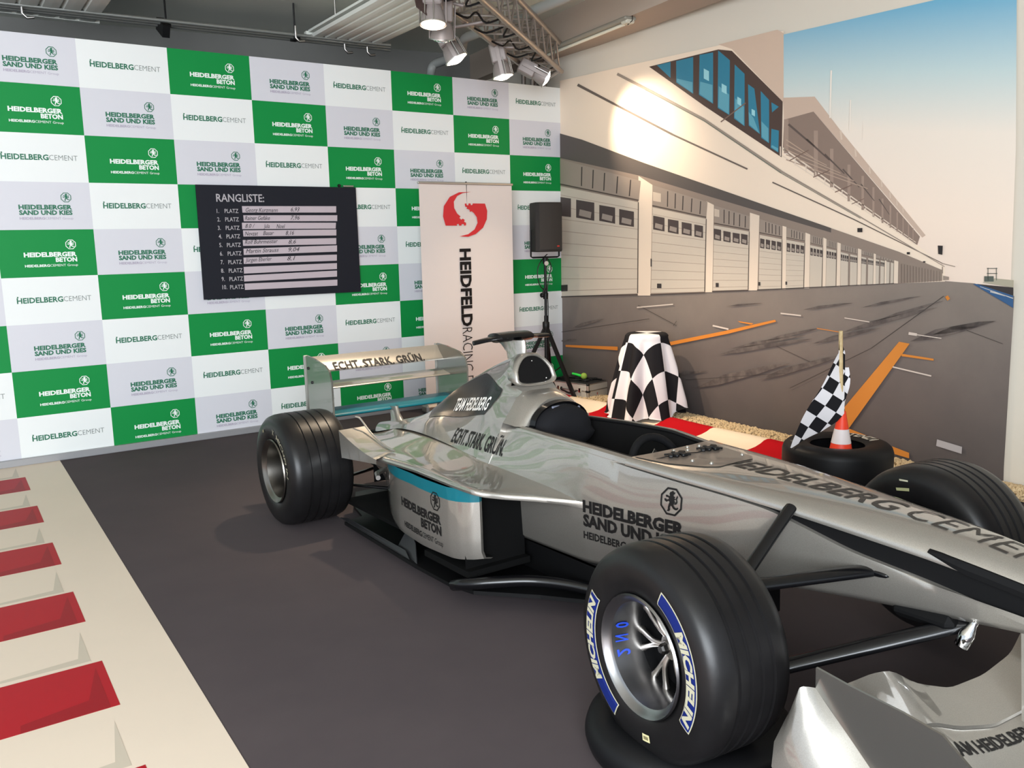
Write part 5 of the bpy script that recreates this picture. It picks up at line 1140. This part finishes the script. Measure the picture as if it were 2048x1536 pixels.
for q0, q1 in (((-.13, .2, 3.25), ch[0]), ((-.05, .2, 3.5), ch[2]), ((-.21, .2, 3.5), ch[3])): obj('corner_arm', MB().tube([q0, tuple(T_a + q1)], .025, 10), m_tr, tr_, 60)
tc_ = thing('truss_cables', 'black power cables looped along the lighting truss between the spotlights', 'cable')
for k in range(8):
    f = .05 + .12 * k; p = T_a + td * TLn * f; b = MB().tube(smooth_path([p + ch[0] + ts * .02, p + ts * .05 + np.array([0, 0, -.16]) + td * .08, p + td * .16 + ts * .1 * (k % 2) + np.array([0, 0, -.10]), p + td * .22 - ts * .05 + np.array([0, 0, -.15]), p + td * .30 + ch[1]], 4), .008, 6); obj('cable', b, m_black, tc_, 60)

m_lh = mat('lamp_shell', (150, 140, 136), .5, .3); m_ref = mat('lamp_glass', (255, 236, 208), .3, emit=((255, 232, 205), 14.0))
def par_can(loc, aim, label, power=0, cone=40, col=(1, .80, .58), ln=.24, lit=True):
    loc = Vector(loc); d = (Vector(aim) - loc).normalized()
    t = thing('spotlight', label, 'spotlight', tuple(loc), group='spotlights on the lighting truss')
    q_ = d.to_track_quat('-Z', 'Y').to_matrix()
    def F(p): return q_ @ Vector(p)
    b = MB().box((0, 0, .13), (.13, .13, .16), bev=.01).xf(F); obj('gear_box', b, m_lh, t)
    b = MB().lathe([(.05, .06), (.058, .05), (.075, .0), (.083, -.045), (.085, -.06), (.08, -.06), (.07, 0), (.05, .04)], 28).xf(F); obj('reflector_shell', b, m_lh, t, 40)
    b = MB().lathe([(0, -.092), (.03, -.088), (.055, -.078), (.079, -.06)], 28).xf(F); obj('lamp_glass', b, m_ref if lit else m_chrome, t)
    b = MB()
    for s in (-1, 1): b.box((s * .088, 0, .06), (.006, .03, .24))
    b.box((0, 0, .18), (.18, .03, .006)); b.xf(F); obj('bracket', b, m_lh, t)
    b = MB()
    for a in (20, 60, 100): b.tube([(.09 * math.cos(R_(a)), .09 * math.sin(R_(a)), -.065), (.085 * math.cos(R_(a)), .085 * math.sin(R_(a)), .08)], .004, 6)
    b.lathe([(.086, -.066), (.092, -.066), (.092, -.058), (.086, -.058)], 28, close=True); b.xf(F); obj('gel_frame', b, m_alu, t, 60)
    top = F((0, 0, .18)); up = T_a + td * max(0, min(TLn, float(np.dot(np.array(loc) - T_a, td)))); tgt = Vector(up + np.array([0, 0, -.11])) - loc
    obj('clamp_arm', MB().tube([top, Vector((tgt.x, tgt.y, tgt.z - .02)), tgt], .012, 8), m_lh, t, 60)
    if power:
        spot_light('spot_beam', tuple(loc + d * .13), tuple(aim), power, col, cone, .95, .05)
    return t
par_can(hit(1080, 150, 1, -.78) + np.array([0, 0, 0.0]), mural_pt(1285, 262), 'rightmost lit spotlight on the truss tilted towards the pit lane picture', 85, 66)
par_can(hit(1003, 138, 1, -1.12), (-1.15, -1.4, .9), 'lit spotlight on the truss pointing straight down above the roll-up banner', 90, 95)
par_can(hit(905, 103, 1, -1.62), (-1.0, -2.6, 0), 'lit spotlight with long shell tilted to the right, third from the truss end', 190, 75)
par_can(hit(884, 58, 1, -2.0), (-2.2, -1.0, 0), 'spotlight with rounded bell shell hanging left on the truss above the long one', 0, 60, lit=False)
par_can(hit(866, 30, 1, -2.25), (-3.1, -2.6, 0), 'leftmost spotlight with dark barn doors at the upper edge of the photo', 160, 70)
bd = hit(848, 12, 1, -2.25); bt = thing('barn_door', 'dark square flap plate fixed beside the leftmost spotlight on the truss', 'lamp flap', tuple(bd))
obj('flap', MB().prism([(-.07, -.02, -.02), (.03, -.06, -.10), (.05, .02, .09), (-.05, .06, .12)], (.01, .0, .005)), mat('flap_dark', (64, 48, 44), .5), bt)
